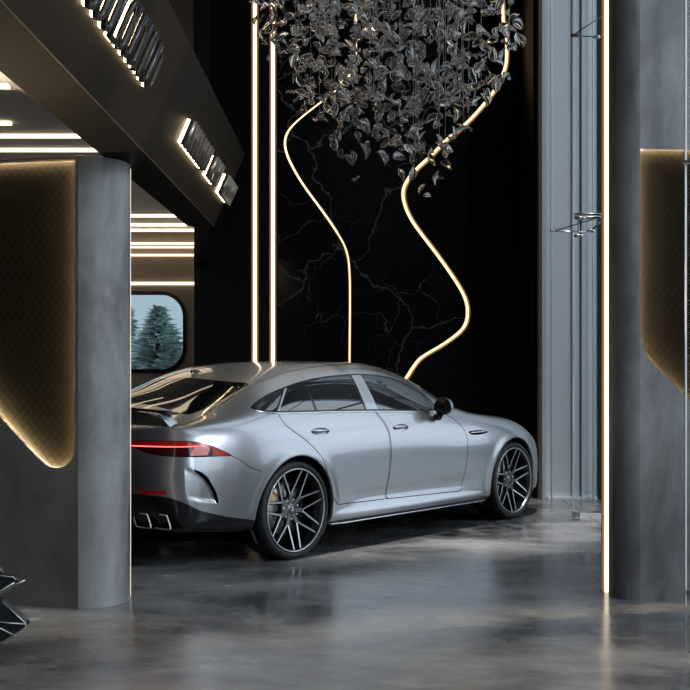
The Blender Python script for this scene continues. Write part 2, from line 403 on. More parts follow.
def cut(faces,field):
    A=np.array(V);fv=field(A);cache={};neg=[];pos=[]
    def cross(i,j):
        k=(i,j) if i<j else (j,i)
        if k in cache: return cache[k]
        t=fv[k[0]]/(fv[k[0]]-fv[k[1]]);a,b=V[k[0]],V[k[1]];na,nb=N[k[0]],N[k[1]]
        V.append(tuple(a[q]+(b[q]-a[q])*t for q in range(3)))
        nn=[na[q]+(nb[q]-na[q])*t for q in range(3)];L=math.sqrt(sum(c*c for c in nn)) or 1
        N.append(tuple(c/L for c in nn));cache[k]=len(V)-1;return cache[k]
    sg=fv<0
    for fc in faces:
        st=[sg[i] for i in fc]
        if all(st): neg.append(fc);continue
        if not any(st): pos.append(fc);continue
        P=[];Q=[]
        m_=len(fc)
        for k in range(m_):
            i,j=fc[k],fc[(k+1)%m_]
            (P if sg[i] else Q).append(i)
            if sg[i]!=sg[j]:
                c=cross(i,j);P.append(c);Q.append(c)
        if len(P)>2: neg.append(P)
        if len(Q)>2: pos.append(Q)
    return neg,pos
def side_of(faces,sgn): return [fc for fc in faces if sum(V[i][1] for i in fc)*sgn>0]
def piece(name,faces,mt,parent=None,offset=0.):
    if parent is None: parent=CAR
    used=sorted({i for fc in faces for i in fc});mp={v:k for k,v in enumerate(used)}
    me=bpy.data.meshes.new(name)
    me.from_pydata([tuple(V[i][q]+N[i][q]*offset for q in range(3)) for i in used],[],[[mp[i] for i in fc] for fc in faces])
    me.polygons.foreach_set('use_smooth',[True]*len(me.polygons))
    me.normals_split_custom_set_from_vertices([N[i] for i in used])
    return mesh_obj(name,me,mt,parent)
B=[list(f) for f in FS]
big=lambda A:np.full(len(A),9.)
AY=lambda A:np.abs(A[:,1])
# wheel arches
for ax,az,ar in ARCH:
    _,B=cut(B,lambda A:np.maximum(np.hypot(A[:,0]-ax,A[:,2]-az)-ar,.5-AY(A)))
# lower black cladding
gx=np.array([.40,.66,.82,.94,1.06,1.18,1.42,1.72,2.2]);gz=np.array([.545,.538,.530,.512,.478,.428,.371,.318,.29])
def lowf(A):
    v=A[:,2]-np.interp(srt(A),gx,gz);return np.where(A[:,0]<-.05,v,9.)
LOW,B=cut(B,lowf)
FLOW,B=cut(B,lambda A:np.where(A[:,0]>3.0,A[:,2]-.25,9.))
# windows
W,B=cut(B,lambda A:np.maximum(poly_sdf(A[:,0],A[:,2],DLO),.5-AY(A)))
HG,B=cut(B,lambda A:np.where(A[:,2]>1.0,poly_sdf(A[:,0],AY(A),HATCH),9.))
SG,B=cut(B,lambda A:np.where(A[:,2]>1.0,poly_sdf(A[:,0],AY(A),SCREEN),9.))
# lamps, vents, pocket shadows
TL,B=cut(B,lambda A:np.where(A[:,0]<-.3,poly_sdf(srt(A),A[:,2],TAIL),9.))
RF,B=cut(B,lambda A:np.where(A[:,0]<-.3,poly_sdf(srt(A),A[:,2],REFL),9.))
PD,B=cut(B,lambda A:np.where(A[:,0]<-.3,poly_sdf(srt(A),A[:,2],POCKET_DARK),9.))
VT,B=cut(B,lambda A:np.maximum(poly_sdf(A[:,0],A[:,2],VENT),.5-AY(A)))
HL,B=cut(B,lambda A:np.maximum(poly_sdf(A[:,0],A[:,2],HEADL),.45-AY(A)))
# front grille
GR=cr([(0,.62),(.30,.615),(.42,.57),(.46,.45),(.40,.36),(0,.34)],4)+[(-.2,.34),(-.2,.62)]
GRL,B=cut(B,lambda A:np.where(A[:,0]>3.4,poly_sdf(AY(A),A[:,2],GR),9.))
GI=cr([(.55,.45),(.74,.43),(.76,.36),(.68,.31),(.54,.32)],4,True)
GIN,B=cut(B,lambda A:np.where(A[:,0]>3.3,poly_sdf(AY(A),A[:,2],GI),9.))
# doors with a dark gap round them
doors={}
for nm,pl in (('r',RDOOR),('f',FDOOR)):
    fld=lambda A:np.maximum(poly_sdf(A[:,0],A[:,2],pl),.5-AY(A))
    IN,B=cut(B,fld)
    GAP,IN=cut(IN,lambda A:-(fld(A)+.0065))
    doors[nm]=IN
def seam(B,f,w=.003):
    g,B=cut(B,lambda A:f(A)-w);return B
# handle recesses
for nm,c in (('r',(.262,.924)),('f',(1.25,.917))):
    R_,doors[nm]=cut(doors[nm],lambda A:np.maximum(np.hypot((A[:,0]-c[0])/.105,(A[:,2]-c[1])/.026)-1.,.5-AY(A)))
    doors[nm+'cup']=R_
body=piece('body_shell',B,M['paint'])
def surf(a,b_,mode,sgn):
    if mode=='side': return (a,body_y(a,b_,sgn),b_)
    h_=BODY.ray_cast(Vector((a,sgn*b_,2.)),Vector((0,0,-1)));return tuple(h_[0]) if h_[0] else (a,sgn*b_,1.)
def body_y(xx,zz,sgn):
    h_=BODY.ray_cast(Vector((xx,sgn*2,zz)),Vector((0,-sgn,0)))
    return h_[0].y if h_[0] else sgn*.9
for sgn in (1,-1):
    for mode,pl,n_ in (('side',[(-.64,.795),(-.566,.759),(-.484,.706),(-.376,.668)],6),
                 ('top',[(-.17,.635),(-.319,.64),(-.55,.668),(-.743,.722),(-.88,.735),(-.975,.71)],8),
                 ('top',[(2.27,.60),(2.24,.80),(2.72,.805),(3.1,.765),(3.35,.68),(3.52,.56),(3.60,.3),(3.62,0)],8),
                 ('top',[(-.1,.628),(.42,.630),(.85,.624),(1.25,.614)],6)):
        bm=bmesh.new();tube(bm,[surf(a,b_,mode,sgn) for a,b_ in cr(pl,n_)],.0022,6);from_bm('panel_seam',bm,M['void'],CAR)
# rear cladding, front lip
piece('rear_diffuser',LOW,M['gloss_black']);piece('front_lip',FLOW,M['gloss_black'])
piece('grille',GRL,M['gloss_black']);piece('bumper_intake',side_of(GIN,1),M['matt_black']);piece('bumper_intake',side_of(GIN,-1),M['matt_black'])
# dark core behind gaps and glass
ci,ni,fi=subdiv(*build_cage(),3,iters=3)
nn=normals(ci,fi)
if nn[np.argmax(ci[:,2])][2]<0: nn=-nn
ci=ci-nn*.035
bad=np.zeros(len(ci),bool)
for ax,az,ar in ARCH: bad|=(np.hypot(ci[:,0]-ax,ci[:,2]-az)<ar+.03)&(np.abs(ci[:,1])>.45)
me=bpy.data.meshes.new('inner_shell');me.from_pydata(ci.tolist(),[],[f for f in fi if not any(bad[i] for i in f)])
mesh_obj('inner_shell',me,M['void'],CAR,True)
# underbody and wheel wells
UB=[(-.85,-.60),(-.45,-.72),(-.45,-.5),(.45,-.5),(.45,-.84),(2.5,-.84),(2.5,-.5),(3.42,-.5),(3.42,-.74),(3.6,-.6)]
UB=[(a,b_,.19) for a,b_ in UB]+[(a,-b_,.19) for a,b_ in UB[::-1]]
bm=bmesh.new();prism(bm,[*UB],(0,0,.10))
from_bm('underbody',bm,M['void'],CAR)
def body_y(xx,zz,sgn):
    h_=BODY.ray_cast(Vector((xx,sgn*2,zz)),Vector((0,-sgn,0)))
    return h_[0].y if h_[0] else sgn*.9
for ax,az,ar in ARCH:
    for sgn in (1,-1):
        bm=bmesh.new();prev=None
        for k in range(61):
            a=math.radians(-32+244*k/60);cx_,cz_=math.cos(a),math.sin(a)
            zz=az+cz_*ar
            yo=body_y(ax+cx_*(ar+.001),max(zz,.2),sgn)
            ring=[]
            for rr,yy in ((ar,yo),(ar-.006,yo-sgn*.006),(ar-.004,yo-sgn*.035),(ar+.02,yo-sgn*.06),(ar+.02,sgn*.50),(ar*.3,sgn*.50)):
                ring.append(bm.verts.new((ax+cx_*rr,yy,max(az+cz_*rr,.14))))
            if prev:
                for q in range(5):
                    fc=bm.faces.new((prev[q],prev[q+1],ring[q+1],ring[q]));fc.smooth=True;fc.material_index=0 if q<2 else 1
            prev=ring
        bmesh.ops.remove_doubles(bm,verts=bm.verts,dist=1e-5);bmesh.ops.recalc_face_normals(bm,faces=bm.faces[:])
        o=from_bm('wheel_arch_liner',bm,[M['paint'],M['void']],CAR)
# windows : outer black rim then panes
for sgn in (1,-1):
    w=side_of(W,sgn)
    dlo=lambda A:poly_sdf(A[:,0],A[:,2],DLO)
    rim,w=cut(w,lambda A:-(dlo(A)+.011))
    piece('window_seal',rim,M['gloss_black'],offset=.001)
    lineX=lambda A,p,q:A[:,0]-(p[0]+(A[:,2]-p[1])*(q[0]-p[0])/(q[1]-p[1]))
    qt,w=cut(w,lambda A:lineX(A,(.052,1.241),(-.148,1.074)))
    rb,w=cut(w,lambda A:lineX(A,(.069,1.241),(-.130,1.074)))
    sv,w=cut(w,lambda A:lineX(A,(.086,1.241),(-.110,1.074)))
    rg,w=cut(w,lambda A:lineX(A,(.845,1.353),(.853,1.063)))
    pb,w=cut(w,lambda A:lineX(A,(.864,1.353),(.873,1.063)))
    ps,w=cut(w,lambda A:lineX(A,(.978,1.353),(1.016,1.06)))
    fg,w2=cut(w,lambda A:lineX(A,(1.715,1.25),(1.742,1.035)))
    fd,w3=cut(w2,lambda A:lineX(A,(1.732,1.25),(1.758,1.035)))
    g1,rg=cut(rg,lambda A:lineX(A,(.280,1.299),(.268,1.074)));dv,g2=cut(rg,lambda A:lineX(A,(.304,1.299),(.292,1.074)))
    piece('quarter_window',qt,M['carglass']);piece('window_seal',rb,M['gloss_black'],offset=.001)
    piece('pillar_trim',sv,M['paint'],offset=.001);piece('pillar_trim',ps,M['paint'],offset=.002);piece('window_seal',pb,M['gloss_black'],offset=.001)
    piece('quarter_window',w3,M['carglass']);piece('window_seal',fd,M['gloss_black'],offset=.001)
    rd=piece('door',side_of(doors['r'],sgn),M['paint']);fdr=piece('door',side_of(doors['f'],sgn),M['paint'])
    piece('door_window',g1+g2,M['carglass'],rd);piece('window_divider',dv,M['gloss_black'],rd,.001);piece('door_window',fg,M['carglass'],fdr)
    for dr,nm,c in ((rd,'r',(.262,.924)),(fdr,'f',(1.25,.917))):
        piece('handle_cup',side_of(doors[nm+'cup'],sgn),M['paint'],dr,-.016)
        bm=bmesh.new();yy=body_y(c[0],c[1],sgn)
        bmesh.ops.create_uvsphere(bm,u_segments=24,v_segments=12,radius=1)
        for v in bm.verts:
            tt=v.co.x;v.co=Vector((c[0]+.004+tt*.098,yy+sgn*.004+.014*v.co.y,c[1]+.004+v.co.z*.0155*(1-.25*tt)))
        from_bm('door_handle',bm,M['paint'],dr,True,180)
    # belt line moulding
    pts=[(xx,body_y(xx,zz,sgn)+sgn*.003,zz) for xx,zz in cr([(-.30,1.092),(-.24,1.078),(-.14,1.068),(.05,1.065),(.434,1.064),(1.013,1.053),(1.432,1.041),(1.81,1.031)],8)]
    bm=bmesh.new();tube(bm,pts,.0052,8);from_bm('belt_moulding',bm,M['chrome'],CAR)
    # side skirt blade with shadow gap above
    bm=bmesh.new()
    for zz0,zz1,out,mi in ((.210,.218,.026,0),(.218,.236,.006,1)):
        pr=None
        for k in range(41):
            xx=.40+(2.50-.40)*k/40;tp=min(1,(xx-.40)/.12,(2.50-xx)/.10+.1)
            yb=.925+out*max(tp,.0)
            r=[bm.verts.new((xx,sgn*.80,zz0)),bm.verts.new((xx,sgn*yb,zz0)),bm.verts.new((xx,sgn*(yb+.002),(zz0+zz1)/2)),bm.verts.new((xx,sgn*yb,zz1)),bm.verts.new((xx,sgn*.80,zz1))]
            if pr:
                for q in range(4):
                    fc=bm.faces.new((pr[q],pr[q+1],r[q+1],r[q]));fc.material_index=mi
            else: bm.faces.new(r).material_index=mi
            pr=r
        bm.faces.new(pr[::-1]).material_index=mi
    bmesh.ops.recalc_face_normals(bm,faces=bm.faces[:])
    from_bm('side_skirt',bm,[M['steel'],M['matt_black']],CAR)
    # fender vent
    vt=piece('fender_vent',side_of(VT,sgn),M['void'],offset=-.008)
    bm=bmesh.new();pts=[(xx,body_y(xx,.832,sgn)+sgn*.001,.836) for xx in np.linspace(2.225,2.47,12)]
    tube(bm,pts,[.002]+[.006]*10+[.002],8);from_bm('vent_blade',bm,M['chrome'],vt)
    # headlight, tail light
    piece('headlight',side_of(HL,sgn),M['headlight'])
    tl=side_of(TL,sgn)
    seal,tl=cut(tl,lambda A:-(poly_sdf(srt(A),A[:,2],TAIL)+.005))
    bar,tl=cut(tl,lambda A:np.maximum(np.abs(A[:,2]-.863)-.0036,srt(A)-1.16))
    cl,tl=cut(tl,lambda A:poly_sdf(srt(A),A[:,2],[(1.085,.803),(1.125,.868),(1.19,.868),(1.27,.852),(1.245,.803)]))
    cl2,tl=cut(tl,lambda A:poly_sdf(srt(A),A[:,2],[(1.02,.885),(1.10,.865),(1.19,.875),(1.30,.862),(1.50,.80),(1.50,.75),(1.26,.75),(1.30,.812),(1.28,.855),(1.08,.895)]))
    sm,tl=cut(tl,lambda A:np.abs(srt(A)-.915+.10*(A[:,2]-.85))-.003)
    up,dn=cut(tl,lambda A:.857-A[:,2])
    T=piece('tail_light',up,M['red'])
    piece('light_bar',bar,M['red_lit'],T,.001);piece('reverse_lens',cl,M['red_clear'],T);piece('outer_lens',cl2,M['red'],T)
    piece('lower_lens',dn,M['red_dark'],T);piece('lens_seam',sm+seal,M['void'],T)
    piece('reflector',side_of(RF,sgn),M['red'])
    piece('air_outlet',side_of(PD,sgn),M['void'],offset=-.01)
piece('rear_window',HG,M['hatchglass']);piece('windscreen',SG,M['carglass'])
# wheels ---------------------------------------------------------
def bar(bm,p,q,w0,w1,hgt,mi_top=1,mi_side=0):
    """tapering rib from p to q; points (r,theta,y) polar in wheel plane, outward is -y"""
    def P(r,t,y): return Vector((r*math.cos(t),y,r*math.sin(t)))
    a=P(*p);b=P(*q);d=(b-a);d.y=0;d.normalize();sx=Vector((-d.z,0,d.x))
    up=Vector((0,1,0));vs=[]
    for c,w in ((a,w0),(b,w1)):
        vs+= [bm.verts.new(c+sx*w/2),bm.verts.new(c-sx*w/2),bm.verts.new(c-sx*w*.75+up*hgt),bm.verts.new(c+sx*w*.75+up*hgt)]
    fs=[((0,1,5,4),mi_top),((1,2,6,5),mi_side),((3,0,4,7),mi_side),((2,3,7,6),mi_side),((0,3,2,1),mi_side),((4,5,6,7),mi_side)]
    for idx,mi in fs:
        fc=bm.faces.new([vs[i] for i in idx]);fc.material_index=mi
def make_wheel(name='wheel'):
    bm=bmesh.new()
    lathe(bm,[(.3045,-.130),(.3050,-.145),(.3020,-.148),(.2960,-.147),(.2945,-.140)],72,'Y',1)
    lathe(bm,[(.2945,-.140),(.2915,-.130),(.286,-.118),(.278,-.06),(.272,.03),(.272,.12)],72,'Y',0)
    k7=2*PI/7;off=math.radians(95)
    for i in range(7):
        t=off+i*k7
        bar(bm,(.040,t-.12,-.088),(.128,t-.055,-.094),.022,.016,.03,0)
        bar(bm,(.040,t+.12,-.088),(.128,t+.055,-.094),.022,.016,.03,0)
        for sg in (-1,1):
            bar(bm,(.118,t+sg*.05,-.094),(.296,t+sg*math.radians(19.3),-.130),.0125,.0105,.030,1)
        # lug hole boss
        lathe_loc=(.072*math.cos(t+k7/2),-.085,.072*math.sin(t+k7/2))
        lathe(bm,[(.0,-.006),(.009,-.006),(.010,.02)],10,'Y',1,lathe_loc)
    lathe(bm,[(.0,-.085),(.088,-.083),(.092,-.070),(.088,.02)],36,'Y',0)
    bmesh.ops.recalc_face_normals(bm,faces=bm.faces[:])
    w=from_bm(name,bm,[M['rim_dark'],M['rim_face']],CAR)
    bm=bmesh.new()
    lathe(bm,[(.290,-.118),(.3045,-.130),(.312,-.143),(.328,-.149),(.345,-.144),(.3555,-.128),(.360,-.105),(.360,-.04),(.355,-.038),(.355,-.030),(.360,-.028),(.360,.028),(.355,.030),(.355,.038),(.360,.04),(.360,.105),(.352,.13),(.33,.145),(.30,.13),(.272,.12)],96,'Y')
    bmesh.ops.recalc_face_normals(bm,faces=bm.faces[:])
    from_bm('tyre',bm,M['rubber'],w)
    bm=bmesh.new();lathe(bm,[(0,-.102),(.024,-.101),(.034,-.098),(.037,-.090),(.037,-.08)],32,'Y',0);lathe(bm,[(.036,-.092),(.040,-.090),(.040,-.08)],32,'Y',1)
    for i in range(3):
        bar(bm,(.0,PI/2+i*2*PI/3,-.1035),(.022,PI/2+i*2*PI/3,-.1035),.006,.002,.004,1,1)
    bmesh.ops.recalc_face_normals(bm,faces=bm.faces[:]);from_bm('hub_cap',bm,[M['rim_dark'],M['chrome']],w)
    bm=bmesh.new();lathe(bm,[(.08,-.035),(.195,-.035),(.197,-.030),(.197,-.008),(.195,-.003),(.08,-.003)],64,'Y')
    lathe(bm,[(.0,-.06),(.085,-.06),(.09,-.03)],36,'Y')
    lathe(bm,[(.085,.03),(.262,.10)],36,'Y',1)
    bmesh.ops.recalc_face_normals(bm,faces=bm.faces[:]);from_bm('brake_disc',bm,[M['disc'],M['void']],w)
    return w
def make_caliper(w,ang):
    bm=bmesh.new();n_=10;pr=None
    for k in range(n_+1):
        t=ang+math.radians(-15+30*k/n_);e=1-.25*abs(k/n_*2-1)**3
        ring=[bm.verts.new((r*math.cos(t),yy,r*math.sin(t))) for r,yy in ((.160,-.072*e),(.225,-.075*e),(.235,-.05),(.235,.03),(.160,.03))]
        if pr:
            for q in range(5): bm.faces.new((pr[q],pr[(q+1)%5],ring[(q+1)%5],ring[q]))
        else: bm.faces.new(ring[::-1])
        pr=ring
    bm.faces.new(pr);bmesh.ops.recalc_face_normals(bm,faces=bm.faces[:])
    return from_bm('brake_caliper',bm,M['caliper'],w,True,40)
w0=make_wheel()
def copy_wheel(src):
    o=src.copy();C.objects.link(o)
    for ch in src.children:
        c=ch.copy();C.objects.link(c);c.parent=o
    return o
wheels=[w0]+[copy_wheel(w0) for _ in range(3)]
for o,(xx,yy,rz,ang) in zip(wheels,((0,-.802,0,150),(2.965,-.797,0,160),(0,.802,PI,30),(2.965,.797,PI,20))):
    o.location=(xx,yy,.36);o.rotation_euler=(0,0,rz);make_caliper(o,math.radians(ang))
# spoiler ---------------------------------------------------------
bm=bmesh.new();pr=None
for k in range(49):
    yy=-.69+1.38*k/48;e=abs(yy)/.69
    zz=1.112-.026*e**3;xc=-.985+.045*e**2;ch=.085*(1-.25*e**8)
    prof=[(xc-ch,zz+.012),(xc-ch,zz+.004),(xc-.3*ch,zz-.013),(xc+.6*ch,zz-.012),(xc+ch,zz-.003),(xc+.6*ch,zz+.003),(xc-.3*ch,zz+.003)]
    ring=[bm.verts.new((a,yy,b_)) for a,b_ in prof]
    if pr:
        for q in range(7): bm.faces.new((pr[q],pr[(q+1)%7],ring[(q+1)%7],ring[q]))
    else: bm.faces.new(ring)
    pr=ring
bm.faces.new(pr[::-1]);bmesh.ops.recalc_face_normals(bm,faces=bm.faces[:])
SP=from_bm('rear_spoiler',bm,M['gloss_black'],CAR,True,50)
for sgn in (1,-1):
    bm=bmesh.new()
    prism(bm,[(-1.035,sgn*.640,1.082),(-.955,sgn*.650,1.086),(-.895,sgn*.700,1.000),(-.985,sgn*.700,.995)],(0,-sgn*.014,0))
    from_bm('spoiler_strut',bm,M['paint'],SP)
# deck antenna
bm=bmesh.new();prism(bm,[(-.09,-.010,1.375),(-.19,-.010,1.360),(-.18,-.010,1.386),(-.155,-.010,1.390)],(0,.020,0));from_bm('roof_antenna',bm,M['gloss_black'],CAR)
# exhaust tips ----------------------------------------------------
def ring_tip(xf,ys,sgn):
    base=[(.445,.402),(.572,.406),(.592,.395),(.622,.335),(.612,.313),(.485,.310),(.465,.322),(.436,.385)]
    c=np.mean(base,axis=0);bm=bmesh.new();pr=None;sm=cr(base,4,True)
    for k_,(xx,sc) in enumerate(((xf+.20,.99),(xf+.006,1.02),(xf,1.01),(xf-.003,.96),(xf+.001,.90),(xf+.16,.86))):
        ring=[bm.verts.new((xx,sgn*((p[0]-c[0])*sc+c[0]+ys),(p[1]-c[1])*sc+c[1])) for p in sm]
        if pr:
            for q in range(len(ring)):
                fc=bm.faces.new((pr[q],pr[(q+1)%len(ring)],ring[(q+1)%len(ring)],ring[q]));fc.smooth=True;fc.material_index=1 if sc<.87 or k_==1 else 0
        pr=ring
    bm.faces.new(pr).material_index=1
    bmesh.ops.recalc_face_normals(bm,faces=bm.faces[:]);return from_bm('exhaust_tip',bm,[M['ring'],M['void']],CAR)
for sgn in (1,-1):
    ring_tip(-1.088,.0,sgn);ring_tip(-1.045,.152,sgn)
# door mirrors ----------------------------------------------------
for sgn in (1,-1):
    bm=bmesh.new();bmesh.ops.create_uvsphere(bm,u_segments=32,v_segments=20,radius=1)
    for v in bm.verts:
        a,b_,c_=v.co
        if a<0: a*=.38
        v.co=Vector((1.735+a*.095,sgn*(1.005+b_*.090*(1-.12*c_)),1.083+c_*.076*(1+.10*b_)))
    for fc in bm.faces: fc.material_index=1 if fc.calc_center_median().x<1.742 else 0
    mo=from_bm('door_mirror',bm,[M['paint'],M['gloss_black']],CAR,True,180)
    bm=bmesh.new();bmesh.ops.create_circle(bm,cap_ends=True,segments=32,radius=1)
    for v in bm.verts: a,b_,_=v.co;v.co=Vector((1.698+.012*(a*a+b_*b_),sgn*(1.01+a*.068),1.085+b_*.054))
    from_bm('mirror_glass',bm,M['mirror'],mo)
    bm=bmesh.new();tube(bm,[(1.77,sgn*.895,.985),(1.75,sgn*.95,.985),(1.735,sgn*.985,1.03)],[.028,.030,.034],10);from_bm('mirror_stem',bm,M['gloss_black'],mo)
# ================================================================ the room
def struct(o): o['kind']='structure';return o
# floor, ceilings, outer walls
bm=bmesh.new();box(bm,-7,8.2,-5,14.2,-.10,0);struct(from_bm('floor',bm,M['floor']))
bm=bmesh.new()
prism(bm,[(2.30,9.55,.0006),(2.335,11.70,.0006),(2.341,11.70,.0006),(2.306,9.55,.0006)],(0,0,.0006));prism(bm,[(2.30,9.55,.0006),(5.0,8.45,.0006),(5.0,8.456,.0006),(2.30,9.556,.0006)],(0,0,.0006))
struct(from_bm('floor_joint',bm,M['joint']))
struct(box_obj('ceiling',-7,8.2,-5,14.2,12.0,12.1,M['hall_ceiling']))
bm=bmesh.new();prism(bm,[(-7,5.2,3.2),(-1.45,5.2,3.2),(-1.36,9.1,3.2),(-1.30,9.3,3.2),(-1.80,12.6,3.2),(-1.0,12.75,3.2),(-1.0,14.04,3.2),(-7,14.04,3.2)],(0,0,.10))
struct(from_bm('ceiling_niche',bm,M['ceiling']))
struct(box_obj('wall_front',-7,8.2,-5.1,-5.0,0,12,M['facade_dark']))
struct(box_obj('wall_left',-7.1,-7.0,-5,14.2,0,12,M['brown_wall']))
struct(box_obj('wall_upper',-7,-1.765,12.6,12.7,3.3,12,M['brown_wall']))
struct(box_obj('wall_back',-1.758,2.127,12.6,12.72,0,12,M['black']))
struct(box_obj('wall_side',2.05,2.127,11.78,12.6,0,12,M['black']))
# back wall of the niche with its rounded window
def rrect(x0,x1,z0,z1,r,n=8):
    out=[]
    for cx_,cz_,a0 in ((x1-r,z1-r,0),(x0+r,z1-r,90),(x0+r,z0+r,180),(x1-r,z0+r,270)):
        for k in range(n+1):
            a=math.radians(a0+90*k/n);out.append((cx_+r*math.cos(a),cz_+r*math.sin(a)))
    return out
wx0,wx1,wz0,wz1=-3.62,-2.089,1.41,2.396
struct(plate('wall_niche',[[(-7,0),(-.9,0),(-.9,3.3),(-7,3.3)],rrect(wx0,wx1,wz0,wz1,.29)],.16,M['brown_wall'],None,lambda u,v,w:(u,14.04+w,v)))
WN=plate('window_1',[rrect(wx0-.035,wx1+.035,wz0-.035,wz1+.035,.32),rrect(wx0+.012,wx1-.012,wz0+.012,wz1-.012,.28)],.06,M['gloss_black'],None,lambda u,v,w:(u,14.01+w,v));struct(WN)
def thin_glass(name,tint=(1,1,1),refl=1.):
    m=bpy.data.materials.new(name);m.use_nodes=True;n=m.node_tree.nodes;l=m.node_tree.links;n.clear()
    o=n.new('ShaderNodeOutputMaterial');t=n.new('ShaderNodeBsdfTransparent');g=n.new('ShaderNodeBsdfGlossy');mx=n.new('ShaderNodeMixShader');fr=n.new('ShaderNodeFresnel')
    fr.inputs['IOR'].default_value=1.08*refl;t.inputs['Color'].default_value=(*tint,1);g.inputs['Roughness'].default_value=.0
    l.new(fr.outputs[0],mx.inputs[0]);l.new(t.outputs[0],mx.inputs[1]);l.new(g.outputs[0],mx.inputs[2]);l.new(mx.outputs[0],o.inputs[0]);return m
M['thin_glass']=thin_glass('thin_clear_glass',(.98,.99,.99))
plate('window_pane',[rrect(wx0,wx1,wz0,wz1,.29)],.008,M['thin_glass'],WN,lambda u,v,w:(u,14.05+w,v))
# left wall with its backlit quilted panel
def lw(u,v,w): return (u,6.22+(-1.535-u)*.222+w,v)
hl_r=cr([(-1.555,.95),(-1.570,.868),(-1.615,.822),(-1.68,.808),(-1.735,.826),(-1.80,.882)],5)
holeL=[(-1.555,2.585)]+hl_r+[(-2.02,1.105),(-3.2,2.29),(-3.2,2.585)]
outL=[(-4.4,0),(-1.538,0),(-1.538,2.605),(-4.4,2.605)]
struct(plate('wall_panel_left',[outL,holeL],.05,M['concrete'],None,lw))
struct(plate('wall_core_left',[outL],.30,M['void'],None,lambda u,v,w:lw(u,v,w+.20)))
def offset_loop(loop,d):
    P=np.array(loop);n_=len(P);out=[];area=sum(P[i][0]*P[(i+1)%n_][1]-P[(i+1)%n_][0]*P[i][1] for i in range(n_));sg=1 if area>0 else -1
    for i in range(n_):
        a=P[i]-P[i-1];b=P[(i+1)%n_]-P[i];na=np.array([a[1],-a[0]])/max(np.hypot(*a),1e-9);nb=np.array([b[1],-b[0]])/max(np.hypot(*b),1e-9)
        m_=(na+nb);m_/=max(np.hypot(*m_),1e-9);k=1/max(m_@na,.5);out.append(tuple(P[i]+sg*m_*d*k))
    return out
def backlit(name,hole,fn,label,depth,groupname=None):
    p=plate(name,[offset_loop(hole,.040)],.012,M['quilt'],None,lambda u,v,w:fn(u,v,w+depth+.031))
    tag(p,label,'wall panel')
    bm=bmesh.new();lp=offset_loop(hole,.028)
    tube(bm,[fn(a,b_,.085) for a,b_ in lp],.006,6,True)
    from_bm('light_strip',bm,M['led_panel'],p)
    return p
backlit('quilted_panel',holeL,lw,'dark diamond-quilted wall panel glowing along its rounded lower tip beside the left pillar',.062)
bm=bmesh.new()
fp=[(-1.535,6.22)]+[(-1.535+.248*math.cos(math.radians(a)),6.468+.248*math.sin(math.radians(a))) for a in range(-84,91,6)]+[(-1.49,6.716),(-1.49,6.275),(-1.535,6.275)]
prism(bm,[(a,b_,0) for a,b_ in fp],(0,0,2.605))
for fc in bm.faces: fc.smooth=abs(fc.normal.z)<.5
struct(from_bm('column_left',bm,M['column_concrete'],None,True,30))
struct(box_obj('column_joint',-1.5495,-1.5365,6.2285,6.30,0,2.60,M['joint']))
a=math.radians(24);cxl,cyl=-1.535+.250*math.cos(a),6.468+.250*math.sin(a)
tag(box_obj('led_strip',cxl-.010,cxl+.004,cyl-.006,cyl+.012,0.005,2.60,M['led_bright']),'vertical warm light strip tucked behind the rounded edge of the left pillar','light strip')
# right wall, pillar
def rw(u,v,w): return (u,6.44+(u-1.755)*.06+w,v)
hr=cr([(1.7586,1.62),(1.764,1.545),(1.786,1.480),(1.828,1.420)],5)
holeR=[(1.7586,2.692)]+hr+[(2.057,1.200),(2.65,.63),(3.1,.63),(3.1,2.692)]
outR=[(1.757,0),(5.2,0),(5.2,12),(1.757,12)]
struct(plate('wall_panel_right',[outR,holeR],.05,M['column_concrete'],None,rw))
struct(plate('wall_core_right',[outR],.26,M['void'],None,lambda u,v,w:rw(u,v,w+.17)))
backlit('quilted_panel',holeR,rw,'dark diamond-quilted wall panel with a gold-lit square top corner on the right pillar',.062)
bm=bmesh.new()
fp=[(1.757,6.44)]+[(1.755-.14*math.sin(math.radians(t_)),6.58-.14*math.cos(math.radians(t_))) for t_ in range(6,91,6)]+[(1.615,6.63),(1.665,6.65),(1.665,6.87),(1.70,6.87),(1.70,6.495),(1.757,6.495)]
prism(bm,[(a,b_,0) for a,b_ in fp],(0,0,12))
struct(from_bm('column_right',bm,M['column_concrete'],None,True,30))
t=box_obj('led_strip',1.6105,1.637,6.700,6.715,0.0,11.98,M['led_bright']);tag(t,'tall bright light strip running from floor up the rounded right pillar','light strip')
box_obj('channel',1.597,1.655,6.730,6.745,0.0,11.98,M['channel'],t)
# beam with the sign fascia
bm=bmesh.new()
def sec(Y,bl,br,tr,tl): return [bm.verts.new(p) for p in ((bl,Y,2.61),(br,Y,2.61),(tr,Y,3.222),(tl,Y,3.222))]
s0=sec(1.2,-1.505,-1.186,-.925,-1.505);s1=sec(9.19,-1.338,-1.112,-.849,-1.338)
for q,mi in ((0,1),(1,0),(2,1),(3,1)):
    fc=bm.faces.new((s0[q],s0[(q+1)%4],s1[(q+1)%4],s1[q]));fc.material_index=mi
bm.faces.new(s0).material_index=1;bm.faces.new(s1[::-1]).material_index=1
bmesh.ops.recalc_face_normals(bm,faces=bm.faces[:])
struct(from_bm('beam',bm,[M['fascia'],M['soffit']]))
bm=bmesh.new();tube(bm,[(-1.186,1.2,2.610),(-1.112,9.19,2.610)],.0022,6);struct(from_bm('trim_1',bm,M['bronze']))
bm=bmesh.new();prism(bm,[(-1.29,9.26,2.62),(-1.16,9.26,2.62),(-1.60,12.58,2.62),(-1.757,12.58,2.62)],(0,0,9.38));struct(from_bm('wall_bulkhead',bm,M['black']))
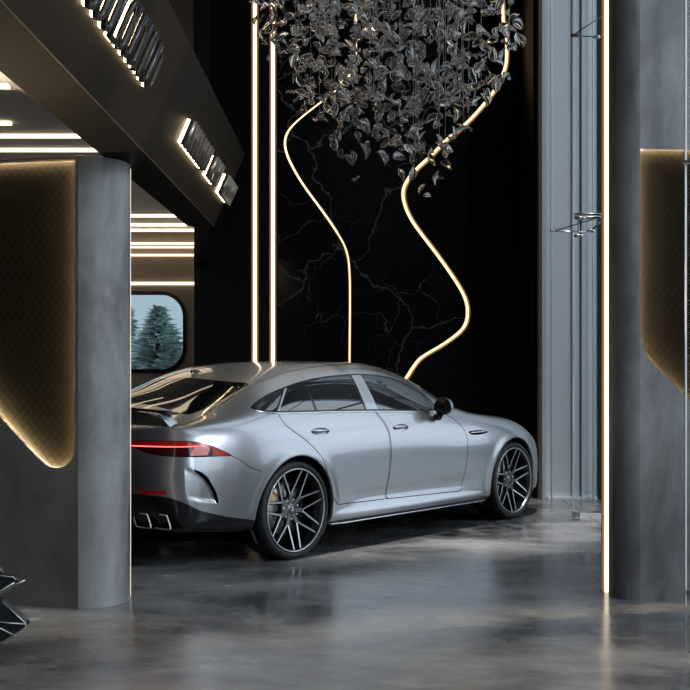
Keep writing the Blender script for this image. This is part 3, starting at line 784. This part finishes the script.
bm=bmesh.new();prism(bm,[(-1.338,9.191,2.61),(-1.112,9.191,2.61),(-1.112,9.25,2.61),(-1.29,9.25,2.61)],(0,0,.6));struct(from_bm('beam_end',bm,M['black']))
# right panelled wall
struct(box_obj('wall_facade',2.127,5.2,11.74,11.86,0,12,M['facade']))
struct(box_obj('trim_2',2.088,2.124,11.66,11.80,0,12,M['bronze']))
for k,(x0,x1,mt) in enumerate(((2.462,2.492,'facade'),(2.556,2.568,'facade_dark'),(2.742,2.80,'joint'))):
    struct(box_obj('trim_%d'%(3+k),x0,x1,11.722,11.745,0,12,M[mt]))
for zz in (2.7,2.28,1.86,.98): tag(box_obj('hinge_plate',2.79,2.815,11.70,11.73,zz-.08,zz+.08,M['cable']),{2.7:'small pale hinge plate by the glowing strip, topmost of four',2.28:'small pale hinge plate by the glowing strip, second from top',1.86:'small pale hinge plate by the glowing strip, third from top',.98:'small pale hinge plate by the glowing strip, lowest of four'}[zz],'hinge','hinge plates beside the right light strip')
struct(box_obj('baseboard_right',2.20,2.73,11.705,11.74,0.0,.03,M['cable']))
# window wall on the right, out of frame, and behind the camera
bm=bmesh.new()
for y0,y1,z0,z1 in ((-5,14.2,0,.35),(-5,14.2,11.6,12.),(-5,-4.2,.35,11.6),(11.7,14.2,.35,11.6)): box(bm,8.0,8.2,y0,y1,z0,z1)
struct(from_bm('wall_right',bm,M['facade_dark']))
bm=bmesh.new()
yy=-4.2
while yy<11.8: box(bm,8.02,8.14,yy-.04,yy+.04,.35,11.6);yy+=2.272
for zz in (3.1,5.8,8.6): box(bm,8.02,8.14,-4.2,11.7,zz-.04,zz+.04)
struct(from_bm('window_2',bm,M['dark_steel']))
# ---------------------------------------------------------------- light strips
def ribbon(pts,wd,y,parent):
    bm=bmesh.new();P_=[np.array(p) for p in pts];pr=None
    for i in range(len(P_)):
        d=P_[min(i+1,len(P_)-1)]-P_[max(i-1,0)];d=d/max(np.hypot(*d),1e-9);n_=np.array([-d[1],d[0]])*wd
        a=P_[i]-n_;b_=P_[i]+n_;r=[bm.verts.new((a[0],y,a[1])),bm.verts.new((b_[0],y,b_[1])),bm.verts.new((b_[0],y+.006,b_[1])),bm.verts.new((a[0],y+.006,a[1]))]
        if pr:
            for q in range(4): bm.faces.new((pr[q],pr[(q+1)%4],r[(q+1)%4],r[q]))
        pr=r
    bmesh.ops.recalc_face_normals(bm,faces=bm.faces[:]);return from_bm('channel',bm,M['curve_channel'],parent)  # backing added behind the curves for their halo
def strip(x0,x1,y,z,wy,wz,label,group,m='led'):
    return tag(box_obj('ceiling_light_strip' if 'ceiling' in group else 'mounted_light_strip',x0,x1,y-wy/2,y+wy/2,z-wz,z,M[m]),label,'light strip',group,'thing')
G='ceiling light strips over the side bay'
for y,x1,lb in ((6.92,-2.149,'short warm ceiling light strip, highest one at the left edge'),(7.93,-2.448,'short warm ceiling light strip, second one down at the left edge'),(8.36,-1.40,'long warm ceiling light strip above the left panel, upper of the two'),(8.88,-1.37,'long warm ceiling light strip above the left panel, lower of the two'),
                (9.70,-1.42,'warm ceiling light strip behind the left pillar, mirrored in the car roof, nearer of two'),(10.05,-1.46,'warm ceiling light strip behind the left pillar, mirrored in the car roof, farther of two'),(10.6,-2.16,'short warm ceiling light strip mirrored in the car rear glass'),
                (12.54,-1.80,'warm ceiling light strip over the window, topmost of three'),(13.29,-1.05,'warm ceiling light strip over the window, middle of three'),(13.80,-1.05,'warm ceiling light strip over the window, nearest the back wall')):
    strip(-6,x1,y,3.2,.05 if y<10 else .075,.020 if y<10 else .022,lb,G)
tag(box_obj('cove_light_strip',-6,-1.9,12.36,12.46,3.305,3.34,M['led_cove']),'warm uplight strip lying on the side-bay ceiling behind the beam','light strip')  # added strip, out of sight, to brighten the upper wall
G='wall light strips above the window'
for z,hh,lb in ((3.060,.020,'warm light strip on the brown wall, highest of four'),(3.012,.020,'warm light strip on the brown wall, second of four'),(2.910,.022,'warm light strip on the brown wall, third of four'),(2.548,.034,'warm light strip on the brown wall, lowest, just above the window')):
    strip(-6,-1.0,14.022,z,.03,hh,lb,G)
G='tall vertical light strips on the black wall'
for x,lb in ((-1.048,'tall vertical light strip on black wall, left of the pair'),(-.838,'tall vertical light strip on black wall, right of the pair beside the marble')):
    t=tag(box_obj('led_strip',x-.019,x+.019,12.560,12.578,0,11.98,M['led_bright']),lb,'light strip',G)
    box_obj('channel',x-.042,x+.040,12.590,12.60,0,11.98,M['channel'],t)
c1=[(0.128,12.0),(0.128,5.246),(0.082,4.885),(-0.065,4.678),(-0.361,4.446),(-0.614,4.235),(-0.699,4.066),(-0.656,3.856),(-0.489,3.558),(-0.274,3.266),(-0.062,2.954),(0.041,2.696),(0.058,2.218),(0.052,1.489),(0.052,0.02)]
c2=[(1.817,12.0),(1.817,5.828),(1.866,5.459),(1.875,5.08),(1.845,4.868),(1.697,4.594),(1.421,4.279),(1.188,4.087),(0.99,3.884),(0.821,3.732),(0.694,3.56),(0.673,3.383),(0.779,3.12),(1.048,2.766),(1.357,2.316),(1.421,2.067),(1.357,1.869),(1.095,1.678),(0.861,1.536),(0.718,1.324),(0.60,1.18)]
def chaikin(p,n=3):
    for _ in range(n):
        q=[p[0]]
        for i in range(len(p)-1):
            a,b_=np.array(p[i]),np.array(p[i+1]);q+=[tuple(a*.75+b_*.25),tuple(a*.25+b_*.75)]
        p=q+[p[-1]]
    return p
s1_=chaikin(cr(c1,2));s2_=chaikin(cr(c2,2))
# marble cladding : slab left of first curve, slab between the curves
Lm=-.782
A_=[(Lm,0),(Lm,12.0)]+s1_
A_=[p for p in A_]
struct(plate('wall_marble_left',[[(Lm,0.0),(Lm,11.99)]+[(a-.016,min(b_,11.99)) for a,b_ in s1_[:-1]]+[(.036,0.0)]],.035,M['marble'],None,lambda u,v,w:(u,12.562+w,v)))
mid=[(a+.016,min(b_,11.99)) for a,b_ in s1_[:-1]]+[(.068,0.)]
rgt=[(a-.022,min(b_,11.99)) for a,b_ in s2_]+[(.58,1.1),(.58,0.)]
struct(plate('wall_marble_right',[mid+rgt[::-1]],.060,M['marble'],None,lambda u,v,w:(u,12.537+w,v)))
struct(box_obj('marble_joint',.358,.362,12.5355,12.5375,0,3.2,M['joint']))
bm=bmesh.new();r1=[.012 if p[1]>3.0 else .008 for p in s1_];tube(bm,[(a,12.560,b_) for a,b_ in s1_],r1,6)
t=tag(from_bm('mounted_light_strip',bm,M['led_curve']),'thin curving light strip that drops straight to the car roof across the marble','light strip')
ribbon(s1_,.026,12.574,t)
bm=bmesh.new();n_=len(s2_);r2=[.015 if k<n_-24 else .015*(n_-k)/25+.002 for k in range(n_)];tube(bm,[(a+.002,12.550,b_) for a,b_ in s2_],r2,6)
t=tag(from_bm('mounted_light_strip',bm,M['led_curve']),'thick curving light strip edging the right side of the black marble','light strip')
ribbon([(a+.004,b_) for a,b_ in s2_[:-14]],.034,12.572,t)
# ---------------------------------------------------------------- sign
eA=Vector((-1.163,3.69,2.61));e1=Vector((.00927,.99996,0)).normalized();e2=Vector((.39479,-.00366,.91876)).normalized();en=Vector((.91872,-.00852,-.39481)).normalized()
def fs(s,t,w): return tuple(eA+e1*s+e2*t+en*w)
def arc(cx_,cz_,r,a0,a1,n=10,sz=1.): return [(cx_+r*math.cos(math.radians(a0+(a1-a0)*k/n)),cz_+sz*r*math.sin(math.radians(a0+(a1-a0)*k/n))) for k in range(n+1)]
def letter_loops(ch,c,w,t0,t1,k=.026,g=0.):
    r=w/2-g;ri=w/2-k+g;a,b_=t0+g,t1-g
    if ch=='O': return [arc(c,b_-r,r,0,180)+arc(c,a+r,r,180,360),arc(c,b_-r-g*0,ri,0,180)+arc(c,a+r,ri,180,360)]
    if ch=='U': return [[(c+w/2-g,b_),(c+ri,b_)]+arc(c,a+r,ri,0,-180)+[(c-ri,b_),(c-w/2+g,b_)]+arc(c,a+r,r,180,360)]
    if ch=='L': return [[(c-w/2+g,a),(c+w/2-g,a),(c+w/2-g,a+k-2*g),(c-w/2+k-g,a+k-2*g),(c-w/2+k-g,b_),(c-w/2+g,b_)]]
    if ch=='I': return [arc(c,b_-k*.6,k*.7-g,0,180)+arc(c,a+k*.6,k*.7-g,180,360)]
    if ch=='N':
        q=w/2-g;kk=k*.75
        return [[(c-q,a),(c-q+kk,a),(c-q+kk,b_-.05),(c+q-kk,a),(c+q,a),(c+q,b_),(c+q-kk,b_),(c+q-kk,a+.05),(c-q+kk,b_),(c-q,b_)]]
    if ch=='H':
        q=w/2-g;kk=k*.7;mz=(a+b_)/2
        return [[(c-q,a),(c-q+kk,a),(c-q+kk,mz-.01),(c+q-kk,mz-.01),(c+q-kk,a),(c+q,a),(c+q,b_),(c+q-kk,b_),(c+q-kk,mz+.01),(c-q+kk,mz+.01),(c-q+kk,b_),(c-q,b_)]]
def sign(name,label,items,mt,dep,w0=.017):
    t=empty(name,fs(items[0][1],items[0][3],0));tag(t,label,'sign')
    inv=Vector(t.location)
    for ch,c,w,t0,t1,k in items:
        f_=lambda u,v,ww:tuple(Vector(fs(u,v,ww))-inv)
        o=plate('letter',letter_loops(ch,c,w,t0,t1,k),dep,mt,t,lambda u,v,ww:f_(u,v,ww+w0))
        plate('backlight',letter_loops(ch,c,w,t0,t1,k,.004),w0-.008,M['led_sign'],o,lambda u,v,ww:f_(u,v,ww+.004))
    return t
sign('backlit_sign','large backlit black tubular letters high on the dark fascia at top left',[(ch,c,.118,.240,.478,.020) for ch,c in (('O',.52),('U',.665),('U',.80),('O',.945),('L',1.085),('O',1.21),('U',1.335),('O',1.455),('I',1.545),('I',1.65),('U',1.755),('O',1.885))],M['letter_metal'],.024)
def word(n,s0,s1): 
    p=(s1-s0)/n;return [('NHN'[i%3],s0+p*(i+.5),p*.86,.208,.375,.05 if False else p*.22) for i in range(n)]
G='backlit words at the far end of the fascia'
for lb,n,s0,s1 in (('widest backlit word of ribbed bronze letters at the far end of fascia, first of three',7,3.07,3.93),('shortest backlit word of ribbed bronze letters, middle of three on fascia',3,4.17,4.56),('backlit word of ribbed bronze letters at the very tip of the fascia',7,4.91,5.44)):
    tag(sign('backlit_sign',lb,word(n,s0,s1),M['letter_ribbed'],.045,.024),group=G)
# ---------------------------------------------------------------- glass partitions and cable fittings
pn=tag(box_obj('glass_screen',2.169,3.3,10.25,10.262,0.02,11.9,M['thin_glass']),'frameless clear glass screen standing on a steel shoe before the grey wall','glass screen')
box_obj('foot_rail',2.165,3.3,10.235,10.277,0,.035,M['cable'],pn);box_obj('edge_profile',2.160,2.170,10.248,10.264,.02,11.9,M['cable'],pn)
box_obj('edge_profile',2.242,2.247,10.263,10.268,.02,11.9,M['cable'],pn)
box_obj('foot_clamp',2.16,2.22,10.225,10.285,0,.045,M['steel'],pn)
pn=tag(box_obj('glass_screen',1.958,3.4,6.20,6.212,0.02,11.9,M['thin_glass']),'clear glass screen with a pale metal edge in front of the right quilted panel','glass screen')
box_obj('edge_profile',1.950,1.958,6.197,6.214,.02,11.9,M['cable'],pn)
for zz in (2.56,):
    bm=bmesh.new();tube(bm,[(1.925,6.18,zz),(2.10,6.18,zz)],.013,10);from_bm('clamp',bm,M['steel'],pn)
bm=bmesh.new();tube(bm,[(1.95,6.17,.105),(2.2,6.17,.105)],.016,10);from_bm('foot_bar',bm,M['steel'],pn)
for x,y,lb in ((2.224,11.66,'thin vertical cable before the grey wall, nearest the black wall'),(2.675,11.66,'thin vertical cable before the grey wall, nearest the light strip')):
    bm=bmesh.new();tube(bm,[(x,y,0),(x,y,11.99)],.008,8);tag(from_bm('vertical_cable',bm,M['cable']),lb,'cable','vertical cables before the grey wall')
def disc(bm,c,r,hh,mi=0): lathe(bm,[(0,-hh),(r*.8,-hh),(r,0),(r*.8,hh),(0,hh)],16,'Z',mi,c)
S_=lambda px,py,Y:((px-345)*Y/1082,Y,1.345+(375-py)*Y/1082)
# spider fittings (points in metres on the planes of the screens)
t=empty('glass_mount',(2.40,10.13,2.83));tag(t,'steel arm and rod fitting bracing the glass screen at eye level of the pillar','glass fitting')
def rel(p): return tuple(Vector(p)-Vector((2.40,10.2,2.83)))
bm=bmesh.new();tube(bm,[rel((2.15,10.2,2.818)),rel((2.56,10.2,2.822))],.016,10);tube(bm,[rel((2.15,10.2,2.850)),rel((2.56,10.2,2.852))],.010,8);from_bm('arm',bm,M['steel'],t)
bm=bmesh.new();tube(bm,[rel((1.93,10.2,2.685)),rel((2.35,10.2,2.812)),rel((2.47,10.2,2.94))],.005,6);from_bm('tie_rod',bm,M['dark_steel'],t)
bm=bmesh.new();tube(bm,[rel((1.935,10.18,2.688)),rel((2.33,10.18,2.682))],.007,6);from_bm('tie_rod',bm,M['steel'],t)
bm=bmesh.new();tube(bm,[rel((2.30,10.18,2.690)),rel((2.42,10.2,2.81))],.009,6);from_bm('strut',bm,M['dark_steel'],t)
for p,r in (((1.935,10.18,2.692),.022),((2.185,10.18,2.645),.050),((2.30,10.18,2.692),.040),((2.21,10.2,2.812),.055)):
    bm=bmesh.new();disc(bm,rel(p),r,.012);from_bm('disc_clamp',bm,M['steel'],t)
bm=bmesh.new();tube(bm,[rel((2.185,10.18,2.645)),rel((2.185,10.2,2.82))],.006,6);from_bm('pin',bm,M['steel'],t)
t=empty('glass_mount',(2.30,10.13,4.53));tag(t,'small dark rod fitting high on the glass screen near top of picture','glass fitting')
def rel2(p): return tuple(Vector(p)-Vector((2.30,10.2,4.53)))
bm=bmesh.new();tube(bm,[rel2((2.14,10.2,4.53)),rel2((2.40,10.2,4.70))],.005,6);from_bm('tie_rod',bm,M['dark_steel'],t)
bm=bmesh.new();tube(bm,[rel2((2.225,10.2,4.517)),rel2((2.37,10.2,4.512))],.006,6);from_bm('tie_rod',bm,M['dark_steel'],t)
for p,r in (((2.155,10.2,4.525),.046),((2.355,10.2,4.508),.040)):
    bm=bmesh.new();disc(bm,rel2(p),r,.010);from_bm('disc_clamp',bm,M['dark_steel'] if r>.044 else M['steel'],t)
# ---------------------------------------------------------------- front wing at lower left
t=empty('front_wing',(-1.925,5.3,0));tag(t,'black pointed winglet with silver edges on the floor at the lower left','car part')
def blade(pts,th,edge=None,skew=.25):
    bm=bmesh.new();P=[(a+1.9,0+skew*(a+1.68),b_) for a,b_ in pts]
    prism(bm,P,(0,th,0));o=from_bm('blade',bm,M['carbon'],t)
    if edge:
        for e in edge:
            bm=bmesh.new();tube(bm,[(a+1.9,skew*(a+1.68)-.003,b_) for a,b_ in e],.0032,6);from_bm('edge_strip',bm,M['carbon_edge'],o)
    return o
blade([(-2.5,.62),(-1.75,.40),(-1.62,.335),(-1.62,.325),(-2.5,.34)],.03,[[(-1.80,.455),(-1.64,.372)]],.2) if False else None
blade([(-2.4,.78),(-1.70,.450),(-1.655,.375),(-2.4,.36)],.04,[[(-1.76,.478),(-1.70,.450),(-1.655,.378)]])
blade([(-2.4,.44),(-1.68,.365),(-1.605,.352),(-1.580,.330),(-1.60,.318),(-1.685,.268),(-2.4,.02)],.05,[[(-1.78,.378),(-1.68,.365),(-1.605,.352),(-1.592,.338)],[(-1.55,.335),(-1.60,.312),(-1.685,.262),(-1.80,.212)],[(-1.60,.325),(-1.69,.272),(-1.80,.222)]])
blade([(-2.4,.30),(-1.70,.245),(-1.66,.240),(-1.55,.128),(-1.545,.110),(-1.565,.095),(-1.69,.015),(-1.80,0.0),(-2.4,0.0)],.06,[[(-1.655,.232),(-1.548,.122),(-1.548,.104),(-1.57,.088),(-1.70,.012)],[(-1.80,.165),(-1.64,.130),(-1.55,.118)],[(-1.80,.155),(-1.70,.125),(-1.59,.060)]])
# ---------------------------------------------------------------- outside the back window
struct(box_obj('ground_outside',-14,6,14.3,60,-.3,-.05,M['ground_out']))
def tree(x,y,hh,wd,seed,label):
    rnd=random.Random(seed);t=empty('conifer_tree',(x,y,-.05));tag(t,label,'tree','trees outside the window')
    bm=bmesh.new();tube(bm,[(0,0,0),(0,0,hh*.9)],[.16,.03],8);from_bm('trunk',bm,M['trunk'],t)
    bm=bmesh.new()
    for i in range(1400):
        q=rnd.random()**.8;zz=.25+q*(hh-.3);r=wd*(1-q)**.75*(.35+.65*rnd.random())*(.8+.35*math.sin(zz*5.2+seed))
        a=rnd.random()*2*PI;c=Vector((r*math.cos(a),r*math.sin(a),zz-.12*r));s_=.14+.16*rnd.random()
        d=Vector((math.cos(a),math.sin(a),-.15+.5*rnd.random())).normalized();n_=d.cross(Vector((0,0,1))).normalized();u_=n_.cross(d)
        v=[bm.verts.new(c+d*s_),bm.verts.new(c+n_*s_*.45+u_*.03),bm.verts.new(c-d*s_*.6),bm.verts.new(c-n_*s_*.45-u_*.03)]
        bm.faces.new(v)
    from_bm('crown',bm,M['leaf_tree'],t)
tree(-4.15,24,2.95,1.25,3,'dark conifer outside the window, tallest, in its middle')
tree(-5.75,28,3.2,1.1,5,'thin conifer outside the window, just right of the left pillar')
tree(-3.55,30.5,3.0,1.4,8,'pale conifer outside the window, at its right edge')
tree(-6.0,34,2.9,2.4,14,'low bushy conifer outside the window behind the two tall ones')
# ================================================================ chandelier
CH=empty('chandelier',(.46,9.6,11.99));tag(CH,'cascading chandelier of smoked crystal leaves hanging before the black wall','chandelier')
bm=bmesh.new();lathe(bm,[(0,-.06),(1.0,-.06),(1.03,-.03),(1.03,0),(0,0)],48,'Z');bmesh.ops.recalc_face_normals(bm,faces=bm.faces[:]);from_bm('ceiling_plate',bm,M['dark_steel'],CH)
def leaf_mesh(L,W_,cup,seed):
    rnd=random.Random(seed);bm=bmesh.new();nu,nv=10,6;top=[];bot=[]
    for sgn,lst in ((1,top),(-1,bot)):
        for i in range(nu+1):
            u=i/nu;w=W_/2*math.sin(PI*u)**.75*(1-.18*(u-.5));row=[]
            for j in range(nv+1):
                v=j/nv*2-1;edge=(1-v*v)
                z=cup*(v*v)*W_*math.sin(PI*u)+.10*L*math.sin(PI*u)*(.5-u)*0+ -.22*L*(u-.5)**2*2
                th=.0035+.0055*abs(v)**3
                rib=.0028*math.cos(v*9)*math.sin(PI*u)
                row.append(bm.verts.new(((u-.5)*L,v*w,z+sgn*th*max(math.sin(PI*u),.15)+rib)))
            lst.append(row)
    for i in range(nu):
        for j in range(nv):
            bm.faces.new((top[i][j],top[i+1][j],top[i+1][j+1],top[i][j+1]))
            bm.faces.new((bot[i][j],bot[i][j+1],bot[i+1][j+1],bot[i+1][j]))
        bm.faces.new((top[i][0],bot[i][0],bot[i+1][0],top[i+1][0]));bm.faces.new((top[i][nv],top[i+1][nv],bot[i+1][nv],bot[i][nv]))
    for fc in bm.faces: fc.smooth=True
    me=bpy.data.meshes.new('glass_leaf');bm.to_mesh(me);bm.free();me.materials.append(M['crystal']);return me
LM=[leaf_mesh(.150,.074,.30,1),leaf_mesh(.128,.078,.22,2),leaf_mesh(.165,.066,.38,3)]
rnd=random.Random(21)
zs=[2.95,3.03,3.34,3.60,3.87,4.23,4.67,5.2,5.8];rs=[.36,.46,.64,.80,.98,1.17,1.22,1.1,.8];cs=[.50,.50,.46,.46,.47,.42,.38,.38,.40]
den=[.4,.5,.6,.85,1.,1.,1.,.7,.3]
leaves=[]
while len(leaves)<980:
    z=rnd.uniform(2.95,5.5);r=np.interp(z,zs,rs);d=np.interp(z,zs,den)
    x,y=rnd.uniform(-1.2,1.2),rnd.uniform(-1.2,1.2)
    if math.hypot(x/r,y/(r*.85))>1: continue
    if rnd.random()>d: continue
    c=np.interp(z,zs,cs);p=(c+x,9.6+y*.85,z)
    if any((p[0]-q[0][0])**2+(p[1]-q[0][1])**2+(p[2]-q[0][2])**2<.0052 for q in leaves): continue
    rot=Matrix.Rotation(rnd.uniform(0,2*PI),4,'Z')@Matrix.Rotation(rnd.gauss(0,.75),4,'Y')@Matrix.Rotation(rnd.uniform(-1.6,1.6),4,'X')
    leaves.append((p,rot,rnd.uniform(.72,1.08),rnd.randrange(3)))
inv=Matrix.Translation(Vector((.46,9.6,11.99))).inverted()
order=sorted(range(len(leaves)),key=lambda i:(leaves[i][0][2]>4.62,leaves[i][0][1]-leaves[i][2]*.8))
own=set(order[:100]);rest=bmesh.new()
proto=None
for i,(p,rot,sc,k) in enumerate(leaves):
    mt=inv@Matrix.Translation(p)@rot@Matrix.Scale(sc,4)
    if i in own:
        if proto is None: o=proto=bpy.data.objects.new('glass_leaf',LM[k])
        else: o=proto.copy();o.data=LM[k]
        C.objects.link(o);o.parent=CH;o.matrix_local=mt
    else:
        n0=len(rest.verts);rest.from_mesh(LM[k]);rest.verts.ensure_lookup_table()
        for v in rest.verts[n0:]: v.co=mt@v.co
o=from_bm('glass_leaf',rest,M['crystal'],CH);o['kind']='stuff'
for i in range(70):
    p=leaves[(i*11)%len(leaves)][0]
    bm=bmesh.new();tube(bm,[(p[0]-.46,p[1]-9.6,p[2]-11.99),(p[0]-.46,p[1]-9.6,-.05)],.0022,5)
    from_bm('hanging_wire',bm,M['steel'],CH)
# ================================================================ lights, world, camera
def area(name,loc,rot,sx,sy,power,col,spread=180):
    L=bpy.data.lights.new(name,'AREA');L.shape='RECTANGLE';L.size=sx;L.size_y=sy;L.energy=power;L.color=col;L.spread=math.radians(spread)
    o=bpy.data.objects.new(name,L);o.location=loc;o.rotation_euler=rot;C.objects.link(o);return o
COOL=(.77,.875,1.)
area('daylight_right',(8.6,4.0,6.0),(0,PI/2,0),11.2,15.6,LP[0],COOL)
area('skylight',(5.2,6.5,11.9),(0,0,0),4.8,11.,LP[5],COOL)  # added fill below the closed ceiling, for reflections in the car windows
area('daylight_front',(6.45,-4.9,5.4),(PI/2,0,0),2.9,9.5,LP[1],COOL)
o=area('daylight_high',(7.6,2.5,6.6),(0,0,0),2.2,2.2,LP[4],COOL);o.rotation_euler=(Vector((2.4,11.7,2.2))-o.location).to_track_quat('-Z','Y').to_euler()
for x,y,tx,ty in ((.2,8.2,.3,9.5),(1.4,9.0,.7,9.8)):
    L=bpy.data.lights.new('ceiling_spot','SPOT');L.energy=LP[2];L.spot_size=math.radians(26);L.spot_blend=.6;L.shadow_soft_size=.06;L.color=(1,.97,.93)  # added spots without fixtures, for highlights on the chandelier leaves
    o=bpy.data.objects.new('ceiling_spot',L);o.location=(x,y,11.8);C.objects.link(o)
    o.rotation_euler=(Vector((tx,ty,4.0))-Vector((x,y,11.8))).to_track_quat('-Z','Y').to_euler()
w=bpy.data.worlds.new('overcast_sky');bpy.context.scene.world=w;w.use_nodes=True
bg=w.node_tree.nodes['Background'];bg.inputs['Color'].default_value=(.42,.56,.66,1);bg.inputs['Strength'].default_value=LP[3]
cam=bpy.data.cameras.new('camera');cam.lens=1082/690*36;cam.sensor_width=36;cam.shift_y=30/690;cam.clip_end=200
co_=bpy.data.objects.new('camera',cam);C.objects.link(co_);co_.location=(0,0,1.345);co_.rotation_euler=(PI/2,0,0)
sc=bpy.context.scene;sc.camera=co_
sc.view_settings.view_transform='Standard';sc.view_settings.look='None';sc.view_settings.exposure=0;sc.view_settings.gamma=1;sc.view_settings.use_curve_mapping=False
sc.cycles.use_denoising=True;sc.cycles.max_bounces=10;sc.cycles.transparent_max_bounces=28;sc.cycles.caustics_reflective=False;sc.cycles.caustics_refractive=False
sc.cycles.sample_clamp_indirect=6.
